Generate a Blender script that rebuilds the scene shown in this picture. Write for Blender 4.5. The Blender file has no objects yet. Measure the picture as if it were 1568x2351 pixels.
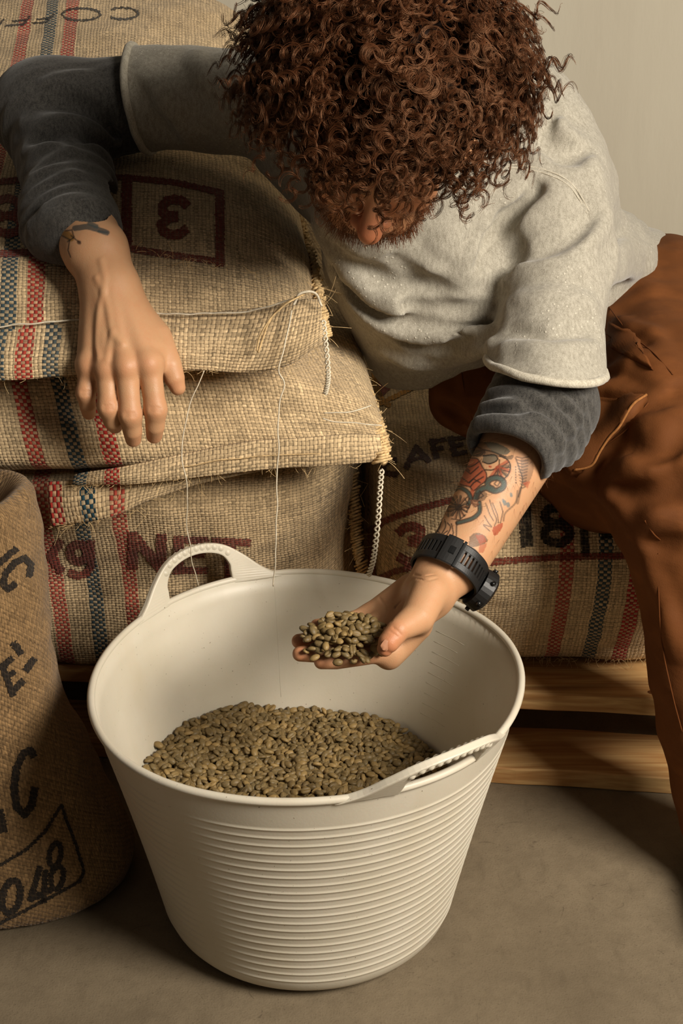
import bpy, bmesh, math, random
import numpy as np
from mathutils import Vector, Matrix

random.seed(7)
rng = np.random.default_rng(7)
scene = bpy.context.scene
COL = scene.collection

# ---------------------------------------------------------------- camera, world, light, exposure
FPX, CAM_H, PITCH = 3267.0, 1.12, math.radians(25.0)
cam_d = bpy.data.cameras.new('camera')
cam_d.sensor_fit = 'HORIZONTAL'
cam_d.sensor_width = 24.0
cam_d.lens = 24.0 * FPX / 1568.0
cam_d.clip_start = 0.05
cam = bpy.data.objects.new('camera', cam_d)
cam.location = (0, 0, CAM_H)
cam.rotation_euler = (math.pi / 2 - PITCH, 0, 0)
COL.objects.link(cam)
scene.camera = cam

world = bpy.data.worlds.new('world')
scene.world = world
world.use_nodes = True
world.node_tree.nodes['Background'].inputs['Color'].default_value = (1.0, 0.86, 0.72, 1)
world.node_tree.nodes['Background'].inputs['Strength'].default_value = 0.07

KEY_TARGET = Vector((0.15, 1.50, 0.55))
KEY_DIR = Vector((0.60, -0.65, 0.58)).normalized()
key_d = bpy.data.lights.new('key_softbox', 'AREA')
key_d.shape = 'RECTANGLE'
key_d.size = 0.8
key_d.size_y = 0.8
key_d.energy = 84.0
key_d.color = (1.0, 0.915, 0.80)
key = bpy.data.objects.new('key_softbox', key_d)
key.location = KEY_TARGET + KEY_DIR * 2.15
key.rotation_euler = (-KEY_DIR).to_track_quat('-Z', 'Y').to_euler()
COL.objects.link(key)

scene.view_settings.view_transform = 'Standard'
scene.view_settings.look = 'None'
scene.view_settings.gamma = 1.0
scene.view_settings.exposure = 0.0
scene.view_settings.use_curve_mapping = False
scene.cycles.max_bounces = 6
scene.cycles.diffuse_bounces = 3
scene.cycles.glossy_bounces = 2

# ---------------------------------------------------------------- geometry helpers
CF = np.array([0, math.cos(PITCH), -math.sin(PITCH)])
CU = np.array([0, math.sin(PITCH), math.cos(PITCH)])
CR = np.array([1.0, 0, 0])
CC = np.array([0, 0, CAM_H])

def ray(px, py):
    return CF + (px - 784.0) / FPX * CR + (1175.5 - py) / FPX * CU
def P(px, py, Y):                       # point seen at a pixel, at world distance Y
    d = ray(px, py)
    return CC + d * (Y / d[1])
def onz(px, py, z):
    d = ray(px, py)
    return CC + d * ((z - CAM_H) / d[2])
def proj(p):
    q = np.asarray(p) - CC
    dz = q @ CF
    return 784.0 + FPX * (q @ CR) / dz, 1175.5 - FPX * (q @ CU) / dz

def wob(p, scale, seed, n=10):          # smooth pseudo noise, about -1..1
    r = np.random.default_rng(seed)
    p = np.asarray(p, float)
    out = np.zeros(p.shape[0])
    for i in range(n):
        d = r.normal(size=p.shape[1])
        d /= np.linalg.norm(d)
        f = scale * (0.6 + 1.1 * r.random())
        out += np.sin((p @ d) * f + r.random() * 6.283 + 0.6 * np.sin((p @ d[::-1]) * f * 0.7))
    return out / math.sqrt(n) * 0.9

def mesh_obj(name, verts, faces, mat=None, parent=None, uv=None, smooth=True, col=None):
    me = bpy.data.meshes.new(name)
    verts = np.asarray(verts, np.float32)
    if isinstance(faces, np.ndarray):
        n, k = faces.shape
        me.vertices.add(len(verts)); me.vertices.foreach_set('co', verts.ravel())
        me.loops.add(n * k); me.loops.foreach_set('vertex_index', faces.astype(np.int32).ravel())
        me.polygons.add(n)
        me.polygons.foreach_set('loop_start', np.arange(0, n * k, k, dtype=np.int32))
        me.polygons.foreach_set('loop_total', np.full(n, k, np.int32))
        me.update(calc_edges=True)
    else:
        me.from_pydata(verts.tolist(), [], faces)
    if smooth:
        me.polygons.foreach_set('use_smooth', np.ones(len(me.polygons), bool))
    if uv is not None:
        lay = me.uv_layers.new(name='UVMap')
        vi = np.empty(len(me.loops), np.int32); me.loops.foreach_get('vertex_index', vi)
        lay.data.foreach_set('uv', np.asarray(uv, np.float32)[vi].ravel())
    if col is not None:
        at = me.color_attributes.new('Col', 'FLOAT_COLOR', 'POINT')
        c = np.ones((len(verts), 4), np.float32); c[:, :3] = col
        at.data.foreach_set('color', c.ravel())
    me.validate()
    if mat is not None:
        me.materials.append(mat)
    o = bpy.data.objects.new(name, me)
    COL.objects.link(o)
    if parent is not None:
        o.parent = parent
    return o

def tag(o, label=None, cat=None, group=None, kind=None):
    if label: o['label'] = label
    if cat: o['category'] = cat
    if group: o['group'] = group
    if kind: o['kind'] = kind
    return o
def empty(name, loc=(0, 0, 0)):         # parts keep world coordinates, so things stand at the origin frame
    o = bpy.data.objects.new(name, None)
    o.empty_display_size = 0.05
    COL.objects.link(o)
    return o

def cat_rom(pts, n):                    # dense Catmull-Rom through points
    pts = np.asarray(pts, float)
    q = np.vstack([2 * pts[0] - pts[1], pts, 2 * pts[-1] - pts[-2]])
    t = np.linspace(0, len(pts) - 1 - 1e-9, n)
    i = t.astype(int); f = (t - i)[:, None]
    a, b, c, d = q[i], q[i + 1], q[i + 2], q[i + 3]
    return 0.5 * (2 * b + (c - a) * f + (2 * a - 5 * b + 4 * c - d) * f**2 + (3 * b - a - 3 * c + d) * f**3)

def tube(path, rad, sides=6, closed=False, caps=True):
    path = np.asarray(path, float); n = len(path)
    rad = np.broadcast_to(np.asarray(rad, float), (n,))
    if closed:
        tan = np.roll(path, -1, 0) - np.roll(path, 1, 0)
    else:
        tan = np.gradient(path, axis=0)
    tan /= np.linalg.norm(tan, axis=1)[:, None] + 1e-12
    up = np.array([0, 0, 1.0])
    if abs(tan[0] @ up) > 0.9: up = np.array([0, 1.0, 0])
    nrm = np.empty_like(path); v = np.cross(tan[0], up); v /= np.linalg.norm(v)
    for i in range(n):
        v = v - tan[i] * (v @ tan[i]); v /= np.linalg.norm(v) + 1e-12; nrm[i] = v
    bi = np.cross(tan, nrm)
    a = np.linspace(0, 2 * math.pi, sides, endpoint=False)
    V = path[:, None] + rad[:, None, None] * (np.cos(a)[None, :, None] * nrm[:, None] + np.sin(a)[None, :, None] * bi[:, None])
    V = V.reshape(-1, 3)
    F = []
    m = n if closed else n - 1
    for i in range(m):
        i2 = (i + 1) % n
        for j in range(sides):
            j2 = (j + 1) % sides
            F.append((i * sides + j, i * sides + j2, i2 * sides + j2, i2 * sides + j))
    if caps and not closed:
        F.append(tuple(range(sides - 1, -1, -1)))
        F.append(tuple((n - 1) * sides + j for j in range(sides)))
    return V, F

def join(parts):
    V, F, o = [], [], 0
    for v, f in parts:
        V.append(np.asarray(v)); F += [tuple(i + o for i in q) for q in f]; o += len(v)
    return np.vstack(V), F

def box(cx, cy, cz, sx, sy, sz, bev=0.0):
    bm = bmesh.new()
    bmesh.ops.create_cube(bm, size=1.0)
    for v in bm.verts: v.co = Vector((v.co.x * sx + cx, v.co.y * sy + cy, v.co.z * sz + cz))
    if bev > 0: bmesh.ops.bevel(bm, geom=bm.edges[:], offset=bev, segments=2, affect='EDGES', profile=0.7)
    bm.verts.index_update()
    V = np.array([v.co[:] for v in bm.verts]); F = [tuple(v.index for v in f.verts) for f in bm.faces]
    bm.free()
    return V, F

# ---------------------------------------------------------------- implicit bodies (smooth unions of tapered limbs)
def seg_d(p, a, b, ra, rb):
    a = np.asarray(a, float); b = np.asarray(b, float); ab = b - a
    t = np.clip(((p - a) @ ab) / max(ab @ ab, 1e-12), 0, 1)
    return np.linalg.norm(p - a - t[:, None] * ab, axis=1) - (ra + (rb - ra) * t)
def smin(a, b, k):
    h = np.clip(k - np.abs(a - b), 0, None) / k
    return np.minimum(a, b) - h * h * k * 0.25
def smax(a, b, k):
    return -smin(-a, -b, k)
def chain(p, pts, rads):
    d = None
    for i in range(len(pts) - 1):
        e = seg_d(p, pts[i], pts[i + 1], rads[i], rads[i + 1])
        d = e if d is None else np.minimum(d, e)
    return d
def near_box(p, pts, pad):
    pts = np.asarray(pts)
    return np.all((p > pts.min(0) - pad) & (p < pts.max(0) + pad), axis=1)
def ell_d(p, c, ax, r):                 # ellipsoid, ax rows = axes
    q = (p - c) @ np.asarray(ax).T / np.asarray(r)
    k0 = np.linalg.norm(q, axis=1)
    k1 = np.linalg.norm(q / np.asarray(r), axis=1) + 1e-9
    return k0 * (k0 - 1) / k1

def surface(fn, lo, hi, h, smooth=1):   # sparse surface nets
    lo = np.asarray(lo, float); hi = np.asarray(hi, float)
    S = 4
    nc = np.ceil((hi - lo) / (h * S)).astype(int) + 1
    gx = [lo[i] + (np.arange(nc[i]) * S + (S - 1) / 2) * h for i in range(3)]
    cp = np.stack(np.meshgrid(*gx, indexing='ij'), -1).reshape(-1, 3)
    cd = fn(cp).reshape(nc)
    n = nc * S
    val = np.repeat(np.repeat(np.repeat(cd, S, 0), S, 1), S, 2).astype(np.float32)
    near = np.abs(cd) < h * S * 1.25
    near = np.repeat(np.repeat(np.repeat(near, S, 0), S, 1), S, 2)
    idx = np.argwhere(near)
    pts = lo + idx * h
    out = np.empty(len(pts), np.float32)
    for i in range(0, len(pts), 200000):
        out[i:i + 200000] = fn(pts[i:i + 200000])
    val[near] = out
    s = val < 0
    v8 = [s[a:n[0] - 1 + a, b:n[1] - 1 + b, c:n[2] - 1 + c] for a in (0, 1) for b in (0, 1) for c in (0, 1)]
    cnt = sum(x.astype(np.int8) for x in v8)
    cells = np.argwhere((cnt > 0) & (cnt < 8))
    vid = np.full(tuple(n - 1), -1, np.int32)
    vid[tuple(cells.T)] = np.arange(len(cells))
    acc = np.zeros((len(cells), 3)); wsum = np.zeros(len(cells))
    cor = [(a, b, c) for a in (0, 1) for b in (0, 1) for c in (0, 1)]
    cv = {c: val[cells[:, 0] + c[0], cells[:, 1] + c[1], cells[:, 2] + c[2]] for c in cor}
    for a in cor:
        for ax in range(3):
            if a[ax] == 0:
                b = list(a); b[ax] = 1; b = tuple(b)
                va, vb = cv[a], cv[b]
                m = (va < 0) != (vb < 0)
                t = va[m] / (va[m] - vb[m])
                q = np.array(a, float)[None].repeat(m.sum(), 0); q[:, ax] = t
                acc[m] += q; wsum[m] += 1
    V = lo + (cells + acc / wsum[:, None]) * h
    F = []
    for ax in range(3):
        o1, o2 = (ax + 1) % 3, (ax + 2) % 3
        sl = [slice(1, n[i] - 1) for i in range(3)]; sl[ax] = slice(0, n[ax] - 1)
        s2 = list(sl); s2[ax] = slice(1, n[ax])
        A, B = s[tuple(sl)], s[tuple(s2)]
        e = np.argwhere(A != B); off = np.array([sl[0].start, sl[1].start, sl[2].start])
        inside = A[tuple(e.T)]
        e = e + off
        u1 = np.zeros(3, int); u1[o1] = 1; u2 = np.zeros(3, int); u2[o2] = 1
        q = np.stack([vid[tuple((e - u1 - u2).T)], vid[tuple((e - u2).T)], vid[tuple(e.T)], vid[tuple((e - u1).T)]], 1)
        q[~inside] = q[~inside][:, ::-1]
        F.append(q)
    F = np.vstack(F); F = F[(F >= 0).all(1)]
    for _ in range(smooth):
        a2 = np.zeros_like(V); c2 = np.zeros(len(V))
        for i in range(4):
            j = (i + 1) % 4
            np.add.at(a2, F[:, i], V[F[:, j]]); np.add.at(a2, F[:, j], V[F[:, i]])
            np.add.at(c2, F[:, i], 1); np.add.at(c2, F[:, j], 1)
        V = 0.5 * V + 0.5 * a2 / np.maximum(c2, 1)[:, None]
    return V, F

def trace(fn, px, py, y0=1.1, y1=2.6):  # where the sight line through a pixel meets an implicit body
    q = trace_many(fn, [px], [py], y0, y1)[0]
    return None if np.isnan(q[0]) else q

def bisect_r(fn, c, dr, lo, hi, it=18):  # radius at which rays from c along dr leave a body
    n = len(dr); c = np.broadcast_to(c, (n, 3)); lo = np.full(n, lo); hi = np.full(n, hi)
    for _ in range(it):
        m = (lo + hi) / 2; ins = fn(c + dr * m[:, None]) < 0
        lo = np.where(ins, m, lo); hi = np.where(ins, hi, m)
    return lo

def trace_many(fn, px, py, y0=1.1, y1=2.6):
    px = np.asarray(px, float); py = np.asarray(py, float)
    d = CF[None] + ((px - 784.0) / FPX)[:, None] * CR + ((1175.5 - py) / FPX)[:, None] * CU
    d /= np.linalg.norm(d, axis=1)[:, None]
    t = y0 / d[:, 1]; done = np.zeros(len(px), bool); dead = np.zeros(len(px), bool)
    for _ in range(90):
        a = ~(done | dead)
        if not a.any(): break
        e = fn(CC + d[a] * t[a][:, None]); i = np.where(a)[0]
        h = e < 0.0006; done[i[h]] = True
        t[i[~h]] += np.maximum(e[~h] * 0.8, 0.0005)
        dead[i] |= t[i] * d[i, 1] > y1
    out = CC + d * t[:, None]; out[~done] = np.nan
    return out
# ---------------------------------------------------------------- materials
def lin(r, g, b):
    f = lambda c: (c / 255) / 12.92 if c / 255 <= 0.04045 else ((c / 255 + 0.055) / 1.055) ** 2.4
    return (f(r), f(g), f(b), 1.0)

class NT:
    def __init__(self, name):
        self.m = bpy.data.materials.new(name); self.m.use_nodes = True
        self.t = self.m.node_tree; self.t.nodes.clear()
        self.out = self.n('ShaderNodeOutputMaterial')
    def n(self, kind, props=None, **ins):
        nd = self.t.nodes.new(kind)
        for k, v in (props or {}).items(): setattr(nd, k, v)
        for k, v in ins.items():
            self.set(nd, k.replace('_', ' '), v)
        return nd
    def set(self, nd, key, v):
        s = nd.inputs[int(key)] if key.isdigit() else nd.inputs[key]
        if isinstance(v, bpy.types.NodeSocket): self.t.links.new(v, s)
        elif isinstance(v, bpy.types.Node): self.t.links.new(v.outputs[0], s)
        else: s.default_value = v
    def math(self, op, a, b=0.0, c=0.0, clamp=False):
        nd = self.t.nodes.new('ShaderNodeMath'); nd.operation = op; nd.use_clamp = clamp
        for i, v in enumerate((a, b, c)): self.set(nd, str(i), v)
        return nd.outputs[0]
    def mix(self, f, a, b, blend='MIX'):
        nd = self.t.nodes.new('ShaderNodeMix'); nd.data_type = 'RGBA'; nd.blend_type = blend
        self.set(nd, '0', f); self.set(nd, '6', a); self.set(nd, '7', b)
        return nd.outputs[2]
    def rng(self, v, a, b, c=0.0, d=1.0):
        nd = self.t.nodes.new('ShaderNodeMapRange'); nd.clamp = True
        for i, x in enumerate((v, a, b, c, d)): self.set(nd, str(i), x)
        return nd.outputs[0]
    def noise(self, vec, scale, detail=2.0, rough=0.5):
        nd = self.t.nodes.new('ShaderNodeTexNoise')
        if vec is not None: self.set(nd, 'Vector', vec)
        nd.inputs['Scale'].default_value = scale; nd.inputs['Detail'].default_value = detail
        nd.inputs['Roughness'].default_value = rough
        return nd.outputs[0]
    def vmul(self, vec, s):
        nd = self.t.nodes.new('ShaderNodeVectorMath'); nd.operation = 'MULTIPLY'
        self.set(nd, '0', vec); nd.inputs[1].default_value = s
        return nd.outputs[0]
    def bump(self, h, strength, dist, normal=None):
        nd = self.t.nodes.new('ShaderNodeBump')
        nd.inputs['Strength'].default_value = strength; nd.inputs['Distance'].default_value = dist
        self.set(nd, 'Height', h)
        if normal is not None: self.set(nd, 'Normal', normal)
        return nd.outputs[0]
    def finish(self, color, rough=0.6, normal=None, spec=0.3, **kw):
        b = self.t.nodes.new('ShaderNodeBsdfPrincipled')
        self.set(b, 'Base Color', color); self.set(b, 'Roughness', rough)
        b.inputs['Specular IOR Level'].default_value = spec
        if normal is not None: self.set(b, 'Normal', normal)
        for k, v in kw.items(): self.set(b, k.replace('_', ' '), v)
        self.t.links.new(b.outputs[0], self.out.inputs[0])
        return self.m
    def obj(self):
        return self.n('ShaderNodeTexCoord').outputs['Object']

def burlap(name, base, stripes=(), pitch=0.0046, ink=None, angle=0.0, twill=False, hole=0.88, wear=0.5):
    T = NT(name)
    uv = T.n('ShaderNodeUVMap', {'uv_map': 'UVMap'}).outputs[0]
    if angle:
        uv = T.n('ShaderNodeVectorRotate', {'rotation_type': 'Z_AXIS'}, Vector=uv, Angle=angle).outputs[0]
    nz = T.n('ShaderNodeTexNoise', Vector=uv); nz.inputs['Scale'].default_value = 38.0; nz.inputs['Detail'].default_value = 2.0
    dis = T.n('ShaderNodeVectorMath', {'operation': 'MULTIPLY_ADD'})
    T.set(dis, '0', nz.outputs['Color']); dis.inputs[1].default_value = (0.0042, 0.0042, 0); T.set(dis, '2', uv)
    sep = T.n('ShaderNodeSeparateXYZ', Vector=dis.outputs[0])
    sep0 = T.n('ShaderNodeSeparateXYZ', Vector=uv)
    a = T.math('DIVIDE', sep.outputs[0], pitch); b = T.math('DIVIDE', sep.outputs[1], pitch * (0.86 if not twill else 1.1))
    if twill: a = T.math('ADD', a, T.math('MULTIPLY', b, 0.5))
    fa, fb = T.math('FRACT', a), T.math('FRACT', b)
    ia, ib = T.math('FLOOR', a), T.math('FLOOR', b)
    par = T.math('MODULO', T.math('ABSOLUTE', T.math('ADD', ia, ib)), 2.0)     # 1: warp on top
    pa = T.math('SINE', T.math('MULTIPLY', fa, math.pi)); pb = T.math('SINE', T.math('MULTIPLY', fb, math.pi))
    npar = T.math('SUBTRACT', 1.0, par)
    hw = T.math('MULTIPLY', T.math('POWER', pa, 0.6), T.math('ADD', T.math('MULTIPLY', par, T.math('MULTIPLY_ADD', pb, 0.35, 0.35)), 0.28))
    hf = T.math('MULTIPLY', T.math('POWER', pb, 0.6), T.math('ADD', T.math('MULTIPLY', npar, T.math('MULTIPLY_ADD', pa, 0.35, 0.35)), 0.28))
    h = T.math('MAXIMUM', hw, hf)
    top = T.math('GREATER_THAN', hw, hf)
    n1 = T.noise(T.vmul(dis.outputs[0], (230, 26, 1)), 1.0, 3.0)
    n2 = T.noise(T.vmul(dis.outputs[0], (26, 250, 1)), 1.0, 3.0)
    var = T.math('ADD', T.math('MULTIPLY', top, n1), T.math('MULTIPLY', T.math('SUBTRACT', 1.0, top), n2))
    big = T.noise(uv, 9.0, 3.0)
    dk = tuple(c * 0.46 for c in base[:3]) + (1,); lt = tuple(min(1, c * 1.48) for c in base[:3]) + (1,)
    col = T.mix(T.rng(var, 0.3, 0.72), dk, lt)
    col = T.mix(T.rng(big, 0.35, 0.75, 0, 0.35), col, tuple(c * f for c, f in zip(base[:3], (0.62, 0.56, 0.48))) + (1,))
    u = sep0.outputs[0]
    for (u0, u1, c, st) in stripes:
        m = T.math('MULTIPLY', T.math('GREATER_THAN', sep.outputs[0], u0), T.math('LESS_THAN', sep.outputs[0], u1))
        m = T.math('MULTIPLY', m, T.math('MULTIPLY_ADD', par, st - 0.3, 0.3))
        col = T.mix(m, col, T.mix(T.rng(var, 0.3, 0.75), tuple(x * 0.6 for x in c[:3]) + (1,), c))
    if ink is not None:
        wn = T.noise(uv, 160.0, 3.0)
        k = T.rng(T.math('MULTIPLY_ADD', h, 0.5, wn), 0.45, 0.85, wear, 0.97)
        col = T.mix(k, col, T.mix(T.rng(var, 0.3, 0.7), tuple(x * 0.7 for x in ink[:3]) + (1,), tuple(x * 1.25 for x in ink[:3]) + (1,)))
    gap = T.rng(h, 0.14, 0.48, hole, 0.0)
    col = T.mix(gap, col, (0.030, 0.022, 0.013, 1))  # shade in the gaps between threads, painted into the colour
    fz = T.noise(T.vmul(dis.outputs[0], (900, 900, 1)), 1.0, 2.0)
    nrm = T.bump(T.math('MULTIPLY_ADD', fz, 0.25, h), 0.75, 0.0014)
    return T.finish(col, 0.85, nrm, 0.15, Sheen_Weight=0.12)

JUTE = lin(206, 180, 140)
RED, BLUE = lin(184, 50, 42), lin(34, 70, 84)

def heather(name, light, dark, scale=900, bump=0.5, streak=0.5, pills=0.0):
    T = NT(name)
    o = T.obj()
    n1 = T.noise(T.vmul(o, (1, 1, 0.55)), scale, 2.0, 0.6)
    n2 = T.noise(T.vmul(o, (1.0, 1.0, 0.35)), scale * 0.22, 3.0, 0.6)
    n3 = T.noise(o, 14.0, 2.0)
    f = T.math('ADD', T.math('MULTIPLY', n1, 0.55), T.math('MULTIPLY', n2, 0.45))
    col = T.mix(T.rng(f, 0.36, 0.62), dark, light)
    col = T.mix(T.rng(n3, 0.4, 0.7, 0, 0.18), col, dark)
    h = f
    if pills:
        v = T.n('ShaderNodeTexVoronoi', Vector=o); v.inputs['Scale'].default_value = 150.0
        g = T.noise(o, 9.0, 1.0)
        pm = T.math('MULTIPLY', T.rng(v.outputs['Distance'], 0.10, 0.24, 1.0, 0.0), T.rng(g, 0.48, 0.60))
        col = T.mix(T.math('MULTIPLY', pm, pills), col, lin(226, 219, 200))
        h = T.math('ADD', f, T.math('MULTIPLY', pm, 1.2))
    nrm = T.bump(h, bump, 0.0012)
    return T.finish(col, 0.9, nrm, 0.1, Sheen_Weight=0.25)

def plain(name, c, rough=0.5, spec=0.4, nscale=None, namp=0.15, bump=0.0, bscale=200, **kw):
    T = NT(name)
    col = c
    o = T.obj()
    if nscale:
        n = T.noise(o, nscale, 4.0)
        col = T.mix(T.rng(n, 0.3, 0.7), tuple(x * (1 - namp) for x in c[:3]) + (1,), tuple(min(1, x * (1 + namp)) for x in c[:3]) + (1,))
    nrm = T.bump(T.noise(o, bscale, 3.0), bump, 0.002) if bump else None
    return T.finish(col, rough, nrm, spec, **kw)

def mat_wall():
    T = NT('painted_wall'); o = T.obj()
    n = T.noise(T.vmul(o, (6, 1, 1.2)), 1.0, 4.0)
    col = T.mix(T.rng(n, 0.3, 0.7), lin(190, 182, 163), lin(198, 191, 172))
    return T.finish(col, 0.8, T.bump(T.noise(T.vmul(o, (40, 10, 10)), 1.0, 4.0), 0.15, 0.01), 0.2)

def mat_floor():
    T = NT('concrete_floor'); o = T.obj()
    n = T.noise(o, 3.2, 6.0, 0.65); f = T.noise(o, 420.0, 2.0); s = T.noise(T.vmul(o, (60, 14, 1)), 1.0, 4.0, 0.6); g = T.noise(o, 45.0, 4.0, 0.7)
    col = T.mix(T.rng(n, 0.3, 0.7), lin(104, 92, 74), lin(130, 116, 94))
    col = T.mix(T.rng(g, 0.42, 0.72, 0, 0.35), col, lin(92, 80, 63))
    col = T.mix(T.rng(f, 0.60, 0.75, 0, 0.55), col, lin(78, 68, 53))
    col = T.mix(T.rng(s, 0.58, 0.72, 0, 0.28), col, lin(84, 73, 57))
    cr = T.noise(T.vmul(o, (2.2, 3.4, 1)), 1.0, 3.0, 0.6)
    line = T.rng(T.math('ABSOLUTE', T.math('SUBTRACT', cr, 0.5)), 0.0, 0.0016, 1.0, 0.0)
    line = T.math('MULTIPLY', line, T.rng(g, 0.5, 0.6))
    col = T.mix(T.math('MULTIPLY', line, 0.6), col, lin(70, 60, 47))
    h = T.math('MULTIPLY_ADD', f, 0.4, g)
    return T.finish(col, T.rng(n, 0.3, 0.7, 0.5, 0.7), T.bump(h, 0.3, 0.003), 0.3)

def mat_wood():
    T = NT('pine_board'); o = T.obj()
    info = T.n('ShaderNodeObjectInfo')
    sh = T.n('ShaderNodeVectorMath', {'operation': 'MULTIPLY_ADD'})
    T.set(sh, '0', info.outputs['Random']); sh.inputs[1].default_value = (7, 3, 5); T.set(sh, '2', o)
    w = T.noise(T.vmul(sh.outputs[0], (1.2, 18, 18)), 1.0, 3.0, 0.55)
    rings = T.math('FRACT', T.math('MULTIPLY', w, 9.0))
    rings = T.math('ABSOLUTE', T.math('SUBTRACT', rings, 0.5))
    g = T.noise(T.vmul(sh.outputs[0], (10, 350, 350)), 1.0, 3.0)
    col = T.mix(T.rng(rings, 0.0, 0.5), lin(206, 168, 112), lin(172, 126, 76))
    col = T.mix(T.rng(g, 0.35, 0.75, 0, 0.45), col, lin(150, 106, 62))
    st = T.noise(T.vmul(sh.outputs[0], (3, 22, 22)), 1.0, 2.0)
    col = T.mix(T.rng(st, 0.62, 0.72, 0, 0.5), col, lin(96, 66, 44))
    return T.finish(col, 0.65, T.bump(g, 0.3, 0.001), 0.25)

def mat_plastic():
    T = NT('cream_white_plastic'); o = T.obj()
    n = T.noise(o, 11.0, 4.0, 0.6); f = T.noise(o, 330.0, 2.0); s = T.noise(T.vmul(o, (16, 16, 2.0)), 1.0, 3.0)
    col = T.mix(T.rng(n, 0.35, 0.75), lin(208, 200, 182), lin(200, 191, 170))
    col = T.mix(T.rng(s, 0.58, 0.8, 0, 0.35), col, lin(196, 182, 154))
    col = T.mix(T.rng(f, 0.735, 0.76, 0, 0.8), col, lin(100, 84, 60))
    return T.finish(col, 0.42, T.bump(f, 0.08, 0.001), 0.4, Subsurface_Weight=0.05, Subsurface_Scale=0.01)

def mat_skin():
    T = NT('skin')
    c = T.n('ShaderNodeVertexColor', {'layer_name': 'Col'}).outputs[0]
    o = T.obj()
    n = T.noise(o, 90.0, 4.0, 0.6); f = T.noise(o, 900.0, 2.0)
    col = T.mix(T.rng(n, 0.35, 0.7, 0, 0.25), c, T.mix(1.0, c, (1.0, 0.70, 0.58, 1), 'MULTIPLY'))
    return T.finish(col, T.rng(n, 0.3, 0.7, 0.42, 0.56), T.bump(T.math('MULTIPLY_ADD', f, 0.7, n), 0.22, 0.0012), 0.35,
                    Subsurface_Weight=0.12, Subsurface_Radius=(1.0, 0.35, 0.2), Subsurface_Scale=0.006)

def mat_bean():
    T = NT('green_coffee_bean')
    r1 = T.n('ShaderNodeObjectInfo').outputs['Random']; r2 = T.n('ShaderNodeNewGeometry').outputs['Random Per Island']
    r = T.math('FRACT', T.math('ADD', r1, r2))
    rr = T.n('ShaderNodeValToRGB', Fac=r)
    e = rr.color_ramp.elements
    e[0].position, e[0].color = 0.0, lin(86, 71, 44); e[1].position, e[1].color = 1.0, lin(152, 126, 80)
    for p_, c_ in ((0.3, (112, 93, 58)), (0.55, (104, 90, 61)), (0.8, (130, 108, 67))):
        q = e.new(p_); q.color = lin(*c_)
    o = T.obj(); n = T.noise(o, 420.0, 2.0)
    col = T.mix(T.rng(n, 0.35, 0.7, 0, 0.3), rr.outputs[0], lin(160, 132, 82))
    return T.finish(col, 0.5, T.bump(n, 0.2, 0.0006), 0.35)

def mat_pants():
    T = NT('rust_canvas'); o = T.obj()
    n = T.noise(o, 7.0, 4.0, 0.6); f = T.noise(T.vmul(o, (1, 1, 1)), 700.0, 2.0); m = T.noise(T.vmul(o, (18, 18, 40)), 1.0, 4.0)
    col = T.mix(T.rng(n, 0.3, 0.7), lin(88, 51, 25), lin(105, 62, 30))
    col = T.mix(T.rng(m, 0.55, 0.75, 0, 0.4), col, lin(130, 78, 40))
    return T.finish(col, 0.75, T.bump(T.math('MULTIPLY_ADD', f, 0.12, m), 0.35, 0.004), 0.12)

def mat_hair(name, c, rough=0.42):
    T = NT(name)
    info = T.n('ShaderNodeHairInfo')
    col = T.mix(info.outputs['Random'], tuple(x * 0.45 for x in c[:3]) + (1,), tuple(x * 1.6 for x in c[:3]) + (1,))
    return T.finish(col, rough, None, 0.8, Specular_Tint=(1.0, 0.55, 0.30, 1.0))

M = dict(wall=mat_wall(), floor=mat_floor(), wood=mat_wood(), plastic=mat_plastic(), skin=mat_skin(), bean=mat_bean(),
         pants=mat_pants(),
         grey=heather('grey_sweat_cotton', lin(180, 174, 159), lin(136, 130, 116), 1300, 0.5, pills=0.5),
         greyrib=heather('grey_rib_edge', lin(205, 198, 180), lin(160, 152, 134), 800, 0.6),
         charcoal=heather('charcoal_jersey', lin(88, 85, 80), lin(38, 37, 35), 1500, 0.4),
         black=plain('black_rubber', lin(28, 27, 26), 0.45, 0.4, bump=0.05, bscale=900),
         blackgloss=plain('black_polymer', lin(20, 20, 20), 0.25, 0.5),
         steel=plain('dark_steel', lin(120, 116, 108), 0.3, 0.6, Metallic=0.9),
         twine=plain('white_thread', lin(214, 203, 180), 0.8, 0.2, 300, 0.2),
         jutefib=plain('jute_fibre', lin(208, 178, 130), 0.8, 0.2, 200, 0.35),
         brownthread=plain('brown_thread', lin(96, 54, 24), 0.8, 0.2, 200, 0.3),
         nail=plain('finger_nail', lin(172, 122, 92), 0.5, 0.2),
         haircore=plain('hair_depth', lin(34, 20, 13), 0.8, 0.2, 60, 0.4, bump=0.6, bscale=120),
         hair=mat_hair('auburn_curl', lin(68, 38, 21)), beard=mat_hair('ginger_beard', lin(92, 50, 28)),
         armhair=mat_hair('arm_hair', lin(90, 56, 32)))
# ---------------------------------------------------------------- the room
def slab(name, cx, cy, cz, sx, sy, sz, mat):
    V, F = box(cx, cy, cz, sx, sy, sz)
    return tag(mesh_obj(name, V, F, mat, smooth=False), kind='structure')
slab('floor', 0, 1.0, -0.05, 7.0, 4.7, 0.10, M['floor'])
tag(bpy.data.objects['floor'], 'smooth grey brown concrete floor under the tub', 'floor')
slab('wall_back', 0, 2.85, 1.4, 7.0, 0.16, 2.8, M['wall'])
tag(bpy.data.objects['wall_back'], 'plain off white painted wall behind the man', 'wall')

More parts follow.
